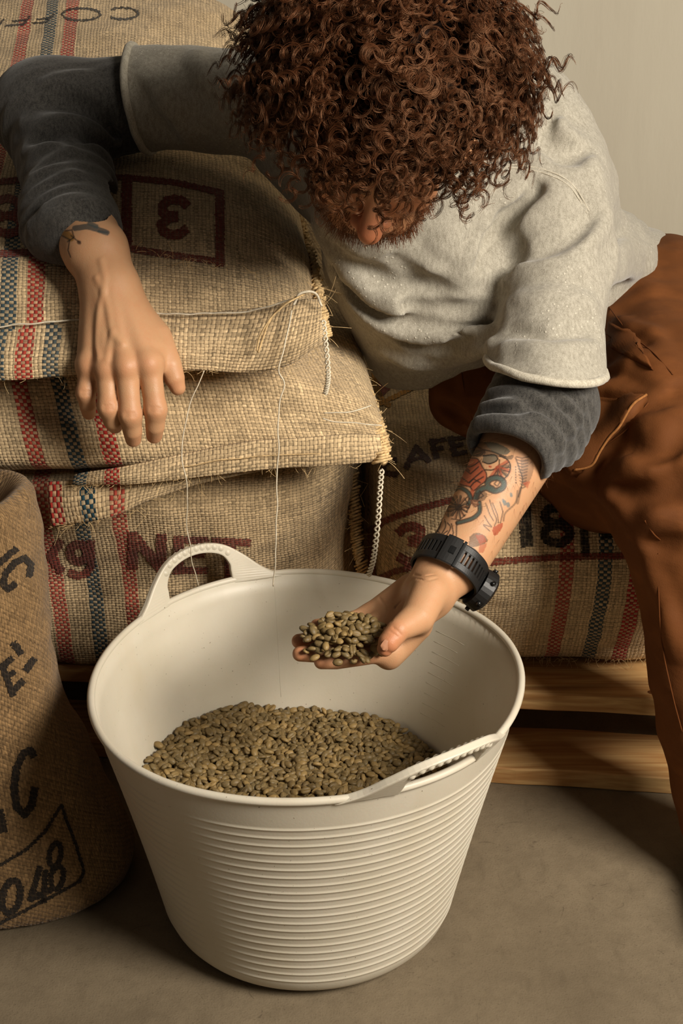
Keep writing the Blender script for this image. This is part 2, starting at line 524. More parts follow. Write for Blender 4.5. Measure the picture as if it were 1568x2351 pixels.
# ---------------------------------------------------------------- pallet
def make_pallet():
    t = empty('wooden_pallet')
    tag(t, 'pale pine pallet on the floor carrying the coffee sacks', 'pallet')
    yaw = math.radians(-6.2); o = np.array([0.199, 1.553, 0.0]); R = np.array([[math.cos(yaw), -math.sin(yaw), 0], [math.sin(yaw), math.cos(yaw), 0], [0, 0, 1]])
    def put(name, x0, x1, y0, y1, z0, z1, seed):
        bm = bmesh.new(); bmesh.ops.create_cube(bm, size=1.0)
        for v in bm.verts: v.co = Vector(((v.co.x + .5) * (x1 - x0) + x0, (v.co.y + .5) * (y1 - y0) + y0, (v.co.z + .5) * (z1 - z0) + z0))
        bmesh.ops.subdivide_edges(bm, edges=[e for e in bm.edges if abs(e.verts[0].co.x - e.verts[1].co.x) > 0.2], cuts=40)
        bmesh.ops.bevel(bm, geom=[e for e in bm.edges if e.is_manifold and e.calc_face_angle() > 0.5], offset=0.002, segments=1, affect='EDGES')
        bm.verts.index_update()
        V = np.array([v.co[:] for v in bm.verts]); F = [tuple(v.index for v in f.verts) for f in bm.faces]; bm.free()
        V[:, 1] += 0.0012 * wob(V[:, :1] * [[1.0]], 30, seed); V[:, 2] += 0.0010 * wob(V[:, :1] * [[1.0]], 22, seed + 1)
        V[:, 2] = np.maximum(V[:, 2], 0.0)
        return mesh_obj(name, o + V @ R.T, F, M['wood'], t, smooth=False)
    ys = [(0, .10), (.155, .255), (.31, .41), (.465, .565), (.62, .72)]
    for i, (a, b) in enumerate(ys): put('deck_board', -0.86, 0.60, a, b, 0.118, 0.144, 10 + i)
    for i, y in enumerate((0.0, 0.31, 0.62)):
        put('bottom_board', -0.86, 0.60, y, y + 0.10, 0.0, 0.026, 30 + i)
    for x in (-0.86, -0.20, 0.46):
        put('stringer_board', x, x + 0.14, 0.0, 0.72, 0.098, 0.118, 50)
        for y in (0.0, 0.31, 0.62):
            put('pallet_block', x, x + 0.14, y + 0.005, y + 0.10, 0.026, 0.098, 60)
    # knots on the front deck board
    for (px, py) in ((1497, 1589),):
        c = onz(px, py, 0.1446)
        a = np.linspace(0, 6.283, 14, endpoint=False)
        V = np.vstack([c[None], c + np.c_[0.006 * np.cos(a), 0.0045 * np.sin(a), 0 * a]])
        F = [(0, i + 1, (i + 1) % 14 + 1) for i in range(14)]
        mesh_obj('knot', V, F, M['brownthread'], t)
make_pallet()

# ---------------------------------------------------------------- flexible tub
TUB_C, TUB_H = np.array([-0.0385, 1.322]), 0.312
RIM_TAB = [(-180, .228), (-158, .233), (-146, .239), (-131, .243), (-119, .239), (-101, .234), (-79, .229), (-57, .232), (-34, .233), (-20, .229), (0, .234), (20, .237), (31, .236), (44, .230), (63, .229), (80, .236), (97, .240), (115, .235), (134, .231), (146, .227), (160, .224), (180, .228)]
def rim_r(th):
    a = np.array([x[0] for x in RIM_TAB]); r = np.array([x[1] for x in RIM_TAB])
    g = np.degrees((np.asarray(th) + math.pi) % (2 * math.pi) - math.pi)
    out = 0
    for d in (-14, -7, 0, 7, 14):
        out = out + np.interp((g + d + 180) % 360 - 180, a, r)
    return out / 5
BOT_R = 0.162
def tub_r(th, z):                       # outer radius
    k = np.clip(z / TUB_H, 0, 1)
    base = BOT_R + (rim_r(th) - BOT_R) * (0.86 * k + 0.14 * k * k)
    cr = 0.030
    c = np.clip((cr - z) / cr, 0, 1)
    return base - cr * (1 - np.sqrt(np.clip(1 - c * c, 0, 1)))
def make_tub():
    t = empty('flexible_tub')
    tag(t, 'round cream white plastic tub half full of green coffee beans', 'tub')
    N = 160
    th = np.linspace(0, 2 * math.pi, N, endpoint=False)
    zs = [0.0, 0.001, 0.003, 0.007, 0.013, 0.020]
    rib = {}
    z = 0.026
    ribs = np.linspace(0.034, 0.272, 21)
    for zr in ribs:
        for dz, am in ((-0.0042, 0), (-0.0013, 0), (-0.0005, 1), (0.0005, 1), (0.0013, 0), (0.0042, 0)):
            zs.append(zr + dz); rib[round(zr + dz, 6)] = am
    zs += [0.285, 0.298, 0.306, TUB_H]
    rings = []
    fade = np.clip(1 - np.exp(-((np.degrees(th) - 238) / 9.0) ** 2) * 1.0, 0.05, 1)      # the moulding seam without ribs
    for zz in zs:
        r = tub_r(th, np.full(N, zz)) + 0.0007 * rib.get(round(zz, 6), 0) * fade
        rings.append(np.c_[TUB_C[0] + r * np.cos(th), TUB_C[1] + r * np.sin(th), np.full(N, zz)])
    wall = 0.0042
    for zz in [TUB_H, 0.29, 0.25, 0.2, 0.15, 0.1, 0.06, 0.035, 0.02, 0.012, 0.008]:
        r = tub_r(th, np.full(N, zz)) - wall
        rings.append(np.c_[TUB_C[0] + r * np.cos(th), TUB_C[1] + r * np.sin(th), np.full(N, zz)])
    V = np.vstack(rings); F = []
    K = len(rings)
    for i in range(K - 1):
        for j in range(N):
            j2 = (j + 1) % N
            F.append((i * N + j, i * N + j2, (i + 1) * N + j2, (i + 1) * N + j))
    c0 = len(V); V = np.vstack([V, [[TUB_C[0], TUB_C[1], 0.0]], [[TUB_C[0], TUB_C[1], 0.008]]])
    for j in range(N):
        j2 = (j + 1) % N
        F.append((c0, j2, j)); F.append((c0 + 1, (K - 1) * N + j, (K - 1) * N + j2))
    mesh_obj('body', V, F, M['plastic'], t)
    # rim bead
    r = rim_r(th) - 0.001
    ring = np.c_[TUB_C[0] + r * np.cos(th), TUB_C[1] + r * np.sin(th), np.full(N, TUB_H)]
    V, F = tube(ring, 0.0042, 8, closed=True)
    mesh_obj('rim', V, F, M['plastic'], t)
    # handles
    def handle(th0, flare, hgt, sgn):
        def mp(s, tt, w):               # s along the rim, tt up the handle, w across its thickness
            a = th0 + s / 0.233
            r = float(rim_r(a)) + tt * math.sin(flare) + w * math.cos(flare)
            return np.array([TUB_C[0] + r * math.cos(a), TUB_C[1] + r * math.sin(a), TUB_H + tt * math.cos(flare) - w * math.sin(flare)])
        outer = cat_rom([(-.112, -.004), (-.085, .010), (-.062, .030), (-.040, .046), (-.015, .0535), (.015, .0535), (.040, .046), (.062, .030), (.085, .010), (.112, -.004)], 44)
        inner = cat_rom([(-.046, -.004), (-.0445, .012), (-.0435, .022), (-.034, .035), (-.012, .0425), (.012, .0425), (.034, .035), (.0435, .022), (.0445, .012), (.046, -.004)], 44)
        outer[:, 1] *= hgt / .0535; inner[:, 1] *= hgt / .0535
        V, F = [], []
        for i in range(44):
            for (s, tt, w) in ((outer[i][0], outer[i][1], .0042), (outer[i][0], outer[i][1], -.0042), (inner[i][0], inner[i][1], -.0042), (inner[i][0], inner[i][1], .0042)):
                V.append(mp(s, tt, w))
        for i in range(43):
            for k in range(4):
                F.append((i * 4 + k, i * 4 + (k + 1) % 4, (i + 1) * 4 + (k + 1) % 4, (i + 1) * 4 + k))
        F += [(3, 2, 1, 0), (172, 173, 174, 175)]
        h = mesh_obj('handle', V, F, M['plastic'], t, smooth=False)
        bv = h.modifiers.new('soft', 'BEVEL'); bv.width = 0.0018; bv.segments = 2; bv.limit_method = 'ANGLE'
        # grip dimples
        for k in range(12):
            s = -0.043 + 0.086 * k / 11
            mid = 0.5 * (np.interp(s, outer[:, 0], outer[:, 1]) + np.interp(s, inner[:, 0], inner[:, 1])) if abs(s) < 0.044 else 0.02
            for w in ((.0042, -.0042)):
                c = mp(s, mid + 0.002, w)
                nr = mp(s, mid, w * 1.4) - mp(s, mid, w); nr /= np.linalg.norm(nr)
                a = np.linspace(0, 6.283, 8, endpoint=False)
                tx = np.cross(nr, [0, 0, 1.0]); tx /= np.linalg.norm(tx); ty = np.cross(nr, tx)
                V2 = [c + nr * 0.0019]
                for rr, hh in ((.0018, .0017), (.0040, .0002)):
                    for q in a: V2.append(c + rr * (math.cos(q) * tx + math.sin(q) * ty) + nr * hh)
                F2 = [(0, 1 + i, 1 + (i + 1) % 8) for i in range(8)] + [(1 + i, 9 + i, 9 + (i + 1) % 8, 1 + (i + 1) % 8) for i in range(8)]
                mesh_obj('grip_bump', V2, F2, M['plastic'], h)
    handle(math.radians(125), math.radians(14), 0.053, 1)
    handle(math.radians(-55), math.radians(31), 0.050, 1)
    # embossed mould mark inside
    c = None
    a = np.linspace(0, 6.283, 24, endpoint=False)
    for rr in (0.0065, 0.0022):
        ang = math.radians(80); z0 = 0.205
        pts = []
        for q in a:
            zz = z0 + rr * 1.2 * math.sin(q); an = ang + rr * math.cos(q) / 0.2
            r_ = float(tub_r(np.array([an]), np.array([zz]))[0]) - 0.0042
            pts.append((TUB_C[0] + r_ * math.cos(an), TUB_C[1] + r_ * math.sin(an), zz))
        V, F = tube(pts, 0.0005, 5, closed=True)
        mesh_obj('mould_mark', V, F, M['plastic'], t)
    def wall_pt(an, zz, off=0.0042):
        r_ = float(tub_r(np.array([an]), np.array([zz]))[0]) - off
        return (TUB_C[0] + r_ * math.cos(an), TUB_C[1] + r_ * math.sin(an), zz)
    V, F = tube([wall_pt(math.radians(101), z_) for z_ in np.linspace(.16, .306, 14)], 0.00025, 5)
    mesh_obj('mould_line', V, F, M['plastic'], t)
    for k in range(9):
        z_ = .17 + .013 * k; a0 = math.radians(34 + (k % 2) * 2); a1 = math.radians(46)
        V, F = tube([wall_pt(a_, z_) for a_ in np.linspace(a0, a1, 6)], 0.00022, 5)
        mesh_obj('graduation_mark', V, F, M['plastic'], t)
make_tub()

# ---------------------------------------------------------------- sacks
class Sack:
    pass

def build_sack(name, G, UV, closed_v, label, stripes_fn=None, base=JUTE, amp=0.004, seed=1, pitch=0.0046, twill=False, angle=0.0, hole=0.88, cat='sack'):
    """G: (nu, nv, 3) grid, closed around v when closed_v"""
    nu, nv = G.shape[:2]
    du = np.gradient(G, axis=0)
    if closed_v:
        dv = (np.roll(G, -1, 1) - np.roll(G, 1, 1)) / 2
    else:
        dv = np.gradient(G, axis=1)
    Nn = np.cross(du.reshape(-1, 3), dv.reshape(-1, 3)); Nn /= np.linalg.norm(Nn, axis=1)[:, None] + 1e-12
    pts = G.reshape(-1, 3)
    fade = np.ones((nu, nv)); fade[0] = fade[-1] = 0.15; fade[1] = fade[-2] = 0.5
    d = amp * (0.65 * wob(pts * [1, .8, 1.3], 26, seed) + 0.4 * wob(pts * [1, 1, 1.6], 70, seed + 1) + 0.10 * wob(pts, 210, seed + 2)) * fade.ravel()
    s = Sack()
    s.G = (pts + Nn * d[:, None]).reshape(G.shape); s.N = Nn.reshape(G.shape); s.UV = UV; s.closed = closed_v
    s.base, s.pitch, s.twill, s.angle, s.hole = base, pitch, twill, angle, hole
    s.stripes = stripes_fn(s) if stripes_fn else []
    s.mat = burlap(name + '_weave', base, s.stripes, pitch, None, angle, twill, hole)
    # mesh with a duplicated closing column so the weave coordinates do not wrap
    Gv = np.concatenate([s.G, s.G[:, :1]], 1) if closed_v else s.G
    s.Gv = Gv; s.Nv = np.concatenate([s.N, s.N[:, :1]], 1) if closed_v else s.N
    mv = Gv.shape[1]
    idx = np.arange(nu * mv).reshape(nu, mv)
    F = np.stack([idx[:-1, :-1], idx[1:, :-1], idx[1:, 1:], idx[:-1, 1:]], -1).reshape(-1, 4)
    t = empty(name); tag(t, label, cat); s.root = t
    s.obj = mesh_obj('cloth', Gv.reshape(-1, 3), F, s.mat, t, uv=UV.reshape(-1, 2))
    return s

def u_at(s, px, py):                    # weave coordinate u under a pixel (front-facing nearest vertex)
    X, Yp = proj(s.Gv.reshape(-1, 3))
    n = s.Nv.reshape(-1, 3) if hasattr(s, 'Nv') else s.N.reshape(-1, 3)
    view = CC - s.Gv.reshape(-1, 3)
    ok = (n * view).sum(1) > 0
    d = np.hypot(X - px, Yp - py) + np.where(ok, 0, 1e5)
    return float(s.UV.reshape(-1, 2)[np.argmin(d), 0])

def loop_prof(prof, n):                 # closed smooth (Y, Z) loop, about evenly spaced
    p = np.array(prof, float); k = len(p)
    q = np.vstack([p, p, p])
    dense = cat_rom(q, 3 * k * 40)
    m = len(dense) // 3
    seg = dense[m:2 * m + 1]
    L = np.r_[0, np.cumsum(np.linalg.norm(np.diff(seg, axis=0), axis=1))]
    # finer toward the front
    t = np.linspace(0, L[-1], n, endpoint=False)
    return np.c_[np.interp(t, L, seg[:, 0]), np.interp(t, L, seg[:, 1])], t, L[-1]

def lying_sack(name, prof, x0, x1, zs, label, yaw=0.0, mode='flat', ys=1.8, pexp=6.0, qexp=0.6, step=0.0068, shear=0.0, lift=None, **kw):
    L_, v, tot = loop_prof(prof, 8)
    nv = int(tot / step); lp, v, tot = loop_prof(prof, nv)
    nu = int((x1 - x0) / step)
    s = np.linspace(-1, 1, nu); s = np.sign(s) * (1 - (1 - np.abs(s)) ** 1.15)
    e = np.clip(1 - np.abs(s) ** pexp, 0.0, 1) ** qexp
    e = np.maximum(e, 0.02)
    xm, hx = (x0 + x1) / 2, (x1 - x0) / 2
    G = np.empty((nu, nv, 3))
    Yv, Zv = lp[:, 0], lp[:, 1]
    for i in range(nu):
        if mode == 'flat':
            zc = zs(Yv)
            Z = zc + (Zv - zc) * e[i]; Y = Yv + (1.9 - Yv) * (1 - e[i]) * 0.02
        else:
            Y = ys + (Yv - ys) * (0.25 + 0.75 * e[i]); Z = zs(Yv) + (Zv - zs(Yv)) * (0.80 + 0.20 * e[i])
        if lift is not None: Z = Z + lift(xm + hx * s[i], Yv, Zv)
        G[i, :, 0] = xm + hx * s[i] + (Y - 1.5) * yaw; G[i, :, 1] = Y; G[i, :, 2] = Z
    UV = np.empty((nu, nv + 1, 2))
    UV[:, :, 1] = np.r_[v, tot][None]
    UV[:, :, 0] = (xm + hx * s)[:, None] + shear * np.r_[v, tot][None]
    def sf(sk):
        sk.Gv = np.concatenate([sk.G, sk.G[:, :1]], 1); sk.Nv = np.concatenate([sk.N, sk.N[:, :1]], 1)
        out = []
        for (px, py, w, c, st) in kw2:
            u = u_at(sk, px, py); out.append((u - w / 2, u + w / 2, c, st))
        return out
    kw2 = kw.pop('stripes', [])
    return build_sack(name, G, UV, True, label, sf, **kw)

def print_on(s, glyphs, ink, name='printed_letter', up=5, wear=0.5, jit=1.1):
    m = burlap(name + '_ink', s.base, s.stripes, s.pitch, ink, s.angle, s.twill, s.hole, wear)
    for g in glyphs: print_glyph(s, g, m, name, up, jit)

def print_glyph(s, strokes, m, name, up, jit):
    """ink printed on the cloth: the cells of a fine grid over the sack that lie inside the strokes"""
    G, Nn, UV = s.Gv, s.Nv, s.UV
    allp = np.vstack([np.array(p, float) for p, w in strokes]); wmax = max(w for p, w in strokes)
    X, Yp = proj(G.reshape(-1, 3)); X = X.reshape(G.shape[:2]); Yp = Yp.reshape(G.shape[:2])
    lo, hi = allp.min(0) - wmax, allp.max(0) + wmax
    facing = ((CC - G) * Nn).sum(2) > 0
    inb = (X > lo[0]) & (X < hi[0]) & (Yp > lo[1]) & (Yp < hi[1]) & facing
    cells = np.argwhere(inb[:-1, :-1] | inb[1:, 1:] | inb[1:, :-1] | inb[:-1, 1:])
    if len(cells) == 0: return None
    f = np.linspace(0, 1, up + 1)
    A, B = np.meshgrid(f, f, indexing='ij')
    def corner(arr):
        i, j = cells[:, 0], cells[:, 1]
        a, b, c, d = arr[i, j], arr[i + 1, j], arr[i + 1, j + 1], arr[i, j + 1]
        w = [(1 - A) * (1 - B), A * (1 - B), A * B, (1 - A) * B]
        return sum(x[:, None, None, :] * y[None, :, :, None] for x, y in zip((a, b, c, d), w))
    pos = corner(G); nr = corner(Nn); uv = corner(UV)
    cen = (pos[:, :-1, :-1] + pos[:, 1:, 1:]) / 2
    cx, cy = proj(cen.reshape(-1, 3))
    jx = cx + jit * wob(np.c_[cx, cy], 0.55, 3); jy = cy + jit * wob(np.c_[cx, cy], 0.55, 4)
    hit = np.zeros(len(cx), bool)
    for p, w in strokes:
        p = np.array(p, float)
        for i in range(len(p) - 1):
            a, b = p[i], p[i + 1]; ab = b - a
            t0 = ((jx - a[0]) * ab[0] + (jy - a[1]) * ab[1]) / max(ab @ ab, 1e-9); t = np.clip(t0, 0, 1)
            ok = np.hypot(jx - a[0] - t * ab[0], jy - a[1] - t * ab[1]) < w / 2
            if i == 0 and np.hypot(*(p[0] - p[-1])) > 2: ok &= t0 > -0.02            # square ends
            if i == len(p) - 2 and np.hypot(*(p[0] - p[-1])) > 2: ok &= t0 < 1.02
            hit |= ok
    hit = hit.reshape(cen.shape[:3])
    k = np.argwhere(hit)
    if len(k) == 0: return None
    V, U = [], []
    for da, db in ((0, 0), (1, 0), (1, 1), (0, 1)):
        V.append(pos[k[:, 0], k[:, 1] + da, k[:, 2] + db] + nr[k[:, 0], k[:, 1] + da, k[:, 2] + db] * 0.0009)
        U.append(uv[k[:, 0], k[:, 1] + da, k[:, 2] + db])
    V = np.stack(V, 1).reshape(-1, 3); U = np.stack(U, 1).reshape(-1, 2)
    key_, inv = np.unique(np.round(V, 5), axis=0, return_inverse=True)
    inv = inv.ravel(); U2 = np.zeros((len(key_), 2)); U2[inv] = U
    o = mesh_obj(name, key_, inv.reshape(-1, 4), m, s.root, uv=U2)
    return o

def arc(cx, cy, rx, ry, a0, a1, n=18, rot=0):
    a = np.radians(np.linspace(a0, a1, n)); x = rx * np.cos(a); y = ry * np.sin(a); r = math.radians(rot)
    return [(cx + x_ * math.cos(r) - y_ * math.sin(r), cy + x_ * math.sin(r) + y_ * math.cos(r)) for x_, y_ in zip(x, y)]

INK_RED, INK_BLK, INK_PUR, INK_YEL = lin(112, 42, 31), lin(28, 25, 23), lin(66, 32, 30), lin(176, 124, 40)
# upper sack, mouth toward the camera, print upside down
S_UP = lying_sack('coffee_sack', [(1.502, .590), (1.482, .612), (1.490, .634), (1.512, .654), (1.540, .677), (1.575, .697), (1.67, .735), (1.76, .759), (1.85, .777), (2.02, .826), (2.15, .864), (2.30, .912), (2.42, .928), (2.53, .88), (2.50, .76), (2.25, .66), (1.95, .615), (1.70, .598), (1.56, .590)],
    -0.92, -0.019, lambda Y: .632 + .093 * (Y - 1.5), 'jute coffee sack printed 3 in a box, topmost of the stack under his arm', yaw=-0.09,
    stripes=[(92, 610, .019, RED, .95), (22, 700, .018, BLUE, .95), (-52, 700, .018, RED, .95)], seed=11, amp=0.0045)
# middle sack with the long hem
S_MID = lying_sack('coffee_sack', [(1.502, .476), (1.488, .488), (1.487, .508), (1.494, .526), (1.512, .540), (1.522, .560), (1.540, .578), (1.60, .588), (1.80, .60), (2.20, .64), (2.40, .61), (2.42, .52), (2.2, .47), (1.85, .455), (1.60, .458), (1.52, .468)],
    -0.95, 0.055, lambda Y: .500 + .19 * (Y - 1.47), 'plain jute coffee sack with long stitched hem, between the upper and lower sacks', yaw=-0.14, shear=0.17,
    stripes=[(64, 960, .019, RED, .95), (163, 960, .018, BLUE, .95), (248, 1020, .019, RED, 1.0)], seed=21, amp=0.0035)
# lower left sack
S_NET = lying_sack('coffee_sack', [(1.628, .1450), (1.598, .168), (1.588, .235), (1.578, .300), (1.556, .345), (1.538, .388), (1.533, .415), (1.550, .438), (1.62, .448), (1.8, .450), (2.15, .450), (2.3, .40), (2.32, .26), (2.22, .16), (1.95, .1465), (1.75, .1465)],
    -0.80, 0.026, lambda Y: .30 + 0 * Y, 'jute coffee sack printed kg NET on the pallet behind the tub', mode='vert', ys=1.90, pexp=7.0, qexp=0.55,
    stripes=[(140, 1370, .019, RED, .9), (221, 1370, .018, BLUE, .95), (303, 1370, .018, RED, .9)], seed=31, amp=0.004)
# lower right sack, under the man
S_CAF = lying_sack('coffee_sack', [(1.640, .1455), (1.585, .200), (1.552, .270), (1.545, .330), (1.562, .368), (1.60, .394), (1.66, .406), (1.78, .410), (1.95, .405), (2.1, .42), (2.28, .43), (2.42, .38), (2.45, .26), (2.38, .165), (2.1, .146), (1.85, .1455)],
    0.028, 0.66, lambda Y: .29 + 0 * Y, 'jute coffee sack printed 3 18 and CAFE, under the seated man', mode='vert', ys=1.98, pexp=7.0, qexp=0.5, yaw=0.0,
    stripes=[(1295, 1400, .018, RED, .9), (1377, 1400, .017, BLUE, .95), (1456, 1400, .019, RED, 1.0)], seed=41, amp=0.004)

# standing sack at the near left
def standing_sack():
    nu, nv = 150, 110
    th = np.linspace(-math.pi, math.pi, nu)      # seam at the back
    hz = np.linspace(0, 1, nv)
    K = np.array([(0, 0, .05, .04), (.03, .001, .19, .09), (.06, .006, .245, .118), (.10, .03, .252, .125), (.27, .12, .22, .122), (.47, .24, .187, .112), (.66, .355, .178, .104), (.80, .435, .170, .098),
                  (.88, .482, .163, .094), (.905, .495, .153, .088), (.925, .491, .140, .076), (.96, .455, .11, .05), (1.0, .42, .01, .006)])
    zz, rx, ry = [np.interp(hz, K[:, 0], K[:, k]) for k in (1, 2, 3)]
    cy = np.interp(zz, [0, .55], [1.372, 1.40])
    G = np.empty((nu, nv, 3))
    a = th - math.pi / 2
    ca, sa = np.cos(a), np.sin(a)
    sq = 0.86
    G[:, :, 0] = -0.505 + (np.sign(ca) * np.abs(ca) ** sq)[:, None] * rx[None]
    G[:, :, 1] = cy[None] + (np.sign(sa) * np.abs(sa) ** sq)[:, None] * ry[None]
    G[:, :, 2] = zz[None]
    w = np.clip((zz - 0.02) / 0.1, 0, 1)[None, :]
    fold = wob(np.c_[np.repeat(th, nv) * 0.9, np.tile(zz * 2.2, nu)], 3.2, 88).reshape(nu, nv)
    G[:, :, 0] += 0.012 * fold * w * ca[:, None]; G[:, :, 1] += 0.008 * fold * w * sa[:, None]
    G[-1] = G[0]
    UV = np.stack([np.broadcast_to((th * 0.2)[:, None], (nu, nv)), np.broadcast_to((hz * .62)[None], (nu, nv))], -1).copy()
    return build_sack('standing_sack', G, UV, False, 'brown jute sack with black lettering, standing on the floor beside the tub', None, base=lin(136, 108, 73), amp=0.004, seed=51, pitch=0.0050, twill=True, angle=0.55, hole=0.5, cat='sack')
S_STD = standing_sack()

# ---- print
print_on(S_UP, [[
    ([(-40, 422), (60, 413), (200, 408), (290, 409), (400, 420), (511, 444)], 14),
    ([(504, 442), (505, 610)], 21), ([(512, 603), (400, 588), (300, 572), (150, 577), (-40, 585)], 16), ([(291, 410), (291, 572)], 24)]], INK_RED, 'printed_frame')
print_on(S_UP, [
    [([(430, 476), (420, 463), (402, 459), (384, 462), (373, 474), (374, 488), (386, 496), (408, 498)], 22),
     ([(408, 498), (384, 503), (370, 516), (374, 532), (390, 540), (412, 539), (430, 525)], 22)],
    [(arc(16, 477, 28, 20, 0, 360), 19), (arc(18, 517, 30, 21, 0, 360), 19)]], INK_RED, 'printed_digit')
print_on(S_UP, [
    [(arc(282, 32, 36, 13, -140, 140), 4.5)], [(arc(187, 34, 44, 14, 0, 360), 4.5)],
    [([(124, 34), (108, 52), (74, 54)], 4), ([(115, 43), (84, 46)], 4)], [([(70, 38), (54, 57), (14, 60)], 4), ([(62, 47), (30, 50)], 4)],
    [([(10, 44), (-4, 62), (-34, 64)], 4)]], INK_BLK, 'printed_letter', up=6)
print_on(S_NET, [
    [([(141, 1240), (117, 1276), (143, 1312)], 20)],
    [(arc(181, 1268, 20, 20, 0, 360), 20), ([(209, 1240), (209, 1298), (198, 1316), (178, 1321), (158, 1312)], 18)],
    [([(306, 1222), (305, 1304)], 24), ([(371, 1226), (371, 1311)], 24), ([(306, 1228), (371, 1306)], 24)],
    [([(411, 1230), (410, 1316)], 24), ([(400, 1238), (478, 1240)], 16), ([(400, 1271), (470, 1272)], 16), ([(400, 1307), (476, 1309)], 16)],
    [([(488, 1241), (574, 1245)], 17), ([(528, 1246), (528, 1324)], 24)]], INK_RED)
print_on(S_CAF, [[
    ([(846, 1222), (884, 1196), (950, 1172), (1020, 1153), (1100, 1138)], 15), ([(853, 1220), (856, 1342)], 17), ([(850, 1338), (905, 1312), (950, 1302)], 14),
    ([(1095, 1294), (1200, 1284), (1320, 1278), (1480, 1275)], 15)]], INK_RED, 'printed_frame')
print_on(S_CAF, [[
    ([(914, 1226), (930, 1211), (952, 1208), (968, 1218), (966, 1234), (940, 1242)], 21),
    ([(940, 1242), (968, 1250), (976, 1268), (962, 1286), (936, 1289), (914, 1277)], 21)]], INK_RED, 'printed_digit')
print_on(S_CAF, [
    [([(1204, 1162), (1210, 1254)], 28)], [(arc(1277, 1184, 26, 18, 0, 360), 21), (arc(1279, 1226, 29, 21, 0, 360), 21)],
    [([(1337, 1175), (1345, 1278)], 19)], [([(1385, 1180), (1398, 1235)], 34)]], INK_BLK, 'printed_digit', wear=0.6)
print_on(S_CAF, [
    [(arc(903, 1074, 22, 16, 60, 290), 13)], [([(932, 1076), (956, 1028), (986, 1062)], 13), ([(946, 1058), (972, 1050)], 9)],
    [([(990, 1010), (1002, 1054)], 14), ([(992, 1016), (1024, 1009)], 10), ([(996, 1033), (1018, 1029)], 10)],
    [([(1034, 1004), (1044, 1048)], 14), ([(1034, 1010), (1068, 1004)], 9), ([(1040, 1025), (1064, 1020)], 9), ([(1044, 1044), (1072, 1038)], 9)]], INK_PUR, wear=0.7)
print_on(S_CAF, [[(arc(905, 850, 46, 84, 100, 260), 12), ([(868, 930), (960, 886), (1010, 874)], 10)]], INK_YEL, 'printed_ring', wear=0.35)
print_on(S_CAF, [[([(868, 900), (872, 850), (905, 815)], 20), ([(868, 905), (905, 868), (950, 868)], 24), ([(905, 815), (930, 860)], 14)], [([(790, 700), (776, 732)], 16)]], INK_RED, 'printed_emblem', wear=0.7)
print_on(S_STD, [
    [([(-6, 1296), (38, 1259)], 15)], [([(66, 1324), (70, 1296), (56, 1281), (34, 1291), (13, 1315), (6, 1340), (18, 1352), (36, 1338)], 15)],
    [([(3, 1524), (31, 1596)], 15), ([(2, 1532), (28, 1510)], 14), ([(12, 1558), (34, 1541)], 12), ([(24, 1592), (53, 1562)], 14)],
    [([(30, 1474), (48, 1502)], 16)], [([(58, 1540), (78, 1511)], 16)],
    [([(78, 1738), (70, 1722), (54, 1728), (38, 1762), (32, 1806), (38, 1852), (56, 1870), (72, 1850), (80, 1808)], 17)], [([(-4, 1860), (8, 1910)], 22)],
    [(arc(26, 2058, 20, 38, 0, 360, rot=12), 15)], [([(92, 1990), (70, 2064), (116, 2042)], 14), ([(104, 1998), (100, 2072)], 13)],
    [(arc(126, 1962, 13, 27, 0, 360, rot=10), 12), (arc(131, 2014, 14, 27, 0, 360, rot=10), 12)]], INK_BLK, wear=0.75)
print_on(S_STD, [[([(-10, 1992), (60, 1950), (104, 1908), (140, 1848), (154, 1888), (176, 1946), (192, 2000), (182, 2024), (140, 2046), (80, 2078), (-10, 2124)], 7)]], INK_BLK, 'printed_frame', wear=0.75)

# ---- seams, fringes, hems and loose threads
def fibres(paths, rad, name, mat, parent, sides=3, kind='stuff'):
    V, F = join([tube(p, r if np.isscalar(r) else r, sides, caps=False) for p, r in zip(paths, rad if hasattr(rad, '__len__') else [rad] * len(paths))])
    o = mesh_obj(name, V, F, mat, parent)
    if kind: o['kind'] = kind
    return o
def seam(s, path, n, width, rad=0.0017, fuzz=60, seed=0, out=(0.6, -0.6, 0.2)):
    """overlock stitching: a thick cord wrapped by slanting loops, with stray fibres"""
    r = np.random.default_rng(seed)
    p = cat_rom(path, n * 4)
    V, F = tube(p + 0.0015 * r.normal(size=p.shape), 0.0042, 6)
    mesh_obj('seam_cord', V, F, s.mat if False else M['jutefib'], s.root)
    loops = []
    tan = np.gradient(p, axis=0); tan /= np.linalg.norm(tan, axis=1)[:, None]
    view = CC - p; view /= np.linalg.norm(view, axis=1)[:, None]
    side = np.cross(tan, view); side /= np.linalg.norm(side, axis=1)[:, None]
    for i in range(n):
        k = i * 4 + 1; k2 = min(k + 4, len(p) - 1)
        w = width * (0.7 + 0.6 * r.random())
        a = p[k] - side[k] * w; b = p[k2] + side[k2] * w * 0.5; m = (a + b) / 2 + view[k] * (0.007 + 0.003 * r.random())
        loops.append(cat_rom([a - view[k] * .002, a * .7 + m * .3 + view[k] * .003, m, b, b - view[k] * .006], 9))
    fibres(loops, rad, 'seam_stitch', M['jutefib'], s.root, 4)
    fz = []
    for i in range(fuzz):
        k = r.integers(0, len(p)); d = side[k] * r.normal() + view[k] * abs(r.normal()) * .6 + np.array(out) * 0.5 * r.random() + tan[k] * r.normal() * .6
        d /= np.linalg.norm(d); L = 0.006 + 0.016 * r.random() ** 2
        c = np.cross(d, r.normal(size=3)); q = np.linspace(0, 1, 7)[:, None]
        fz.append(p[k] + d * L * q + c * L * 0.7 * q * q + np.array([0, 0, -.25]) * L * q * q)
    fibres(fz, 0.00028, 'stray_fibre', M['jutefib'], s.root, 3)

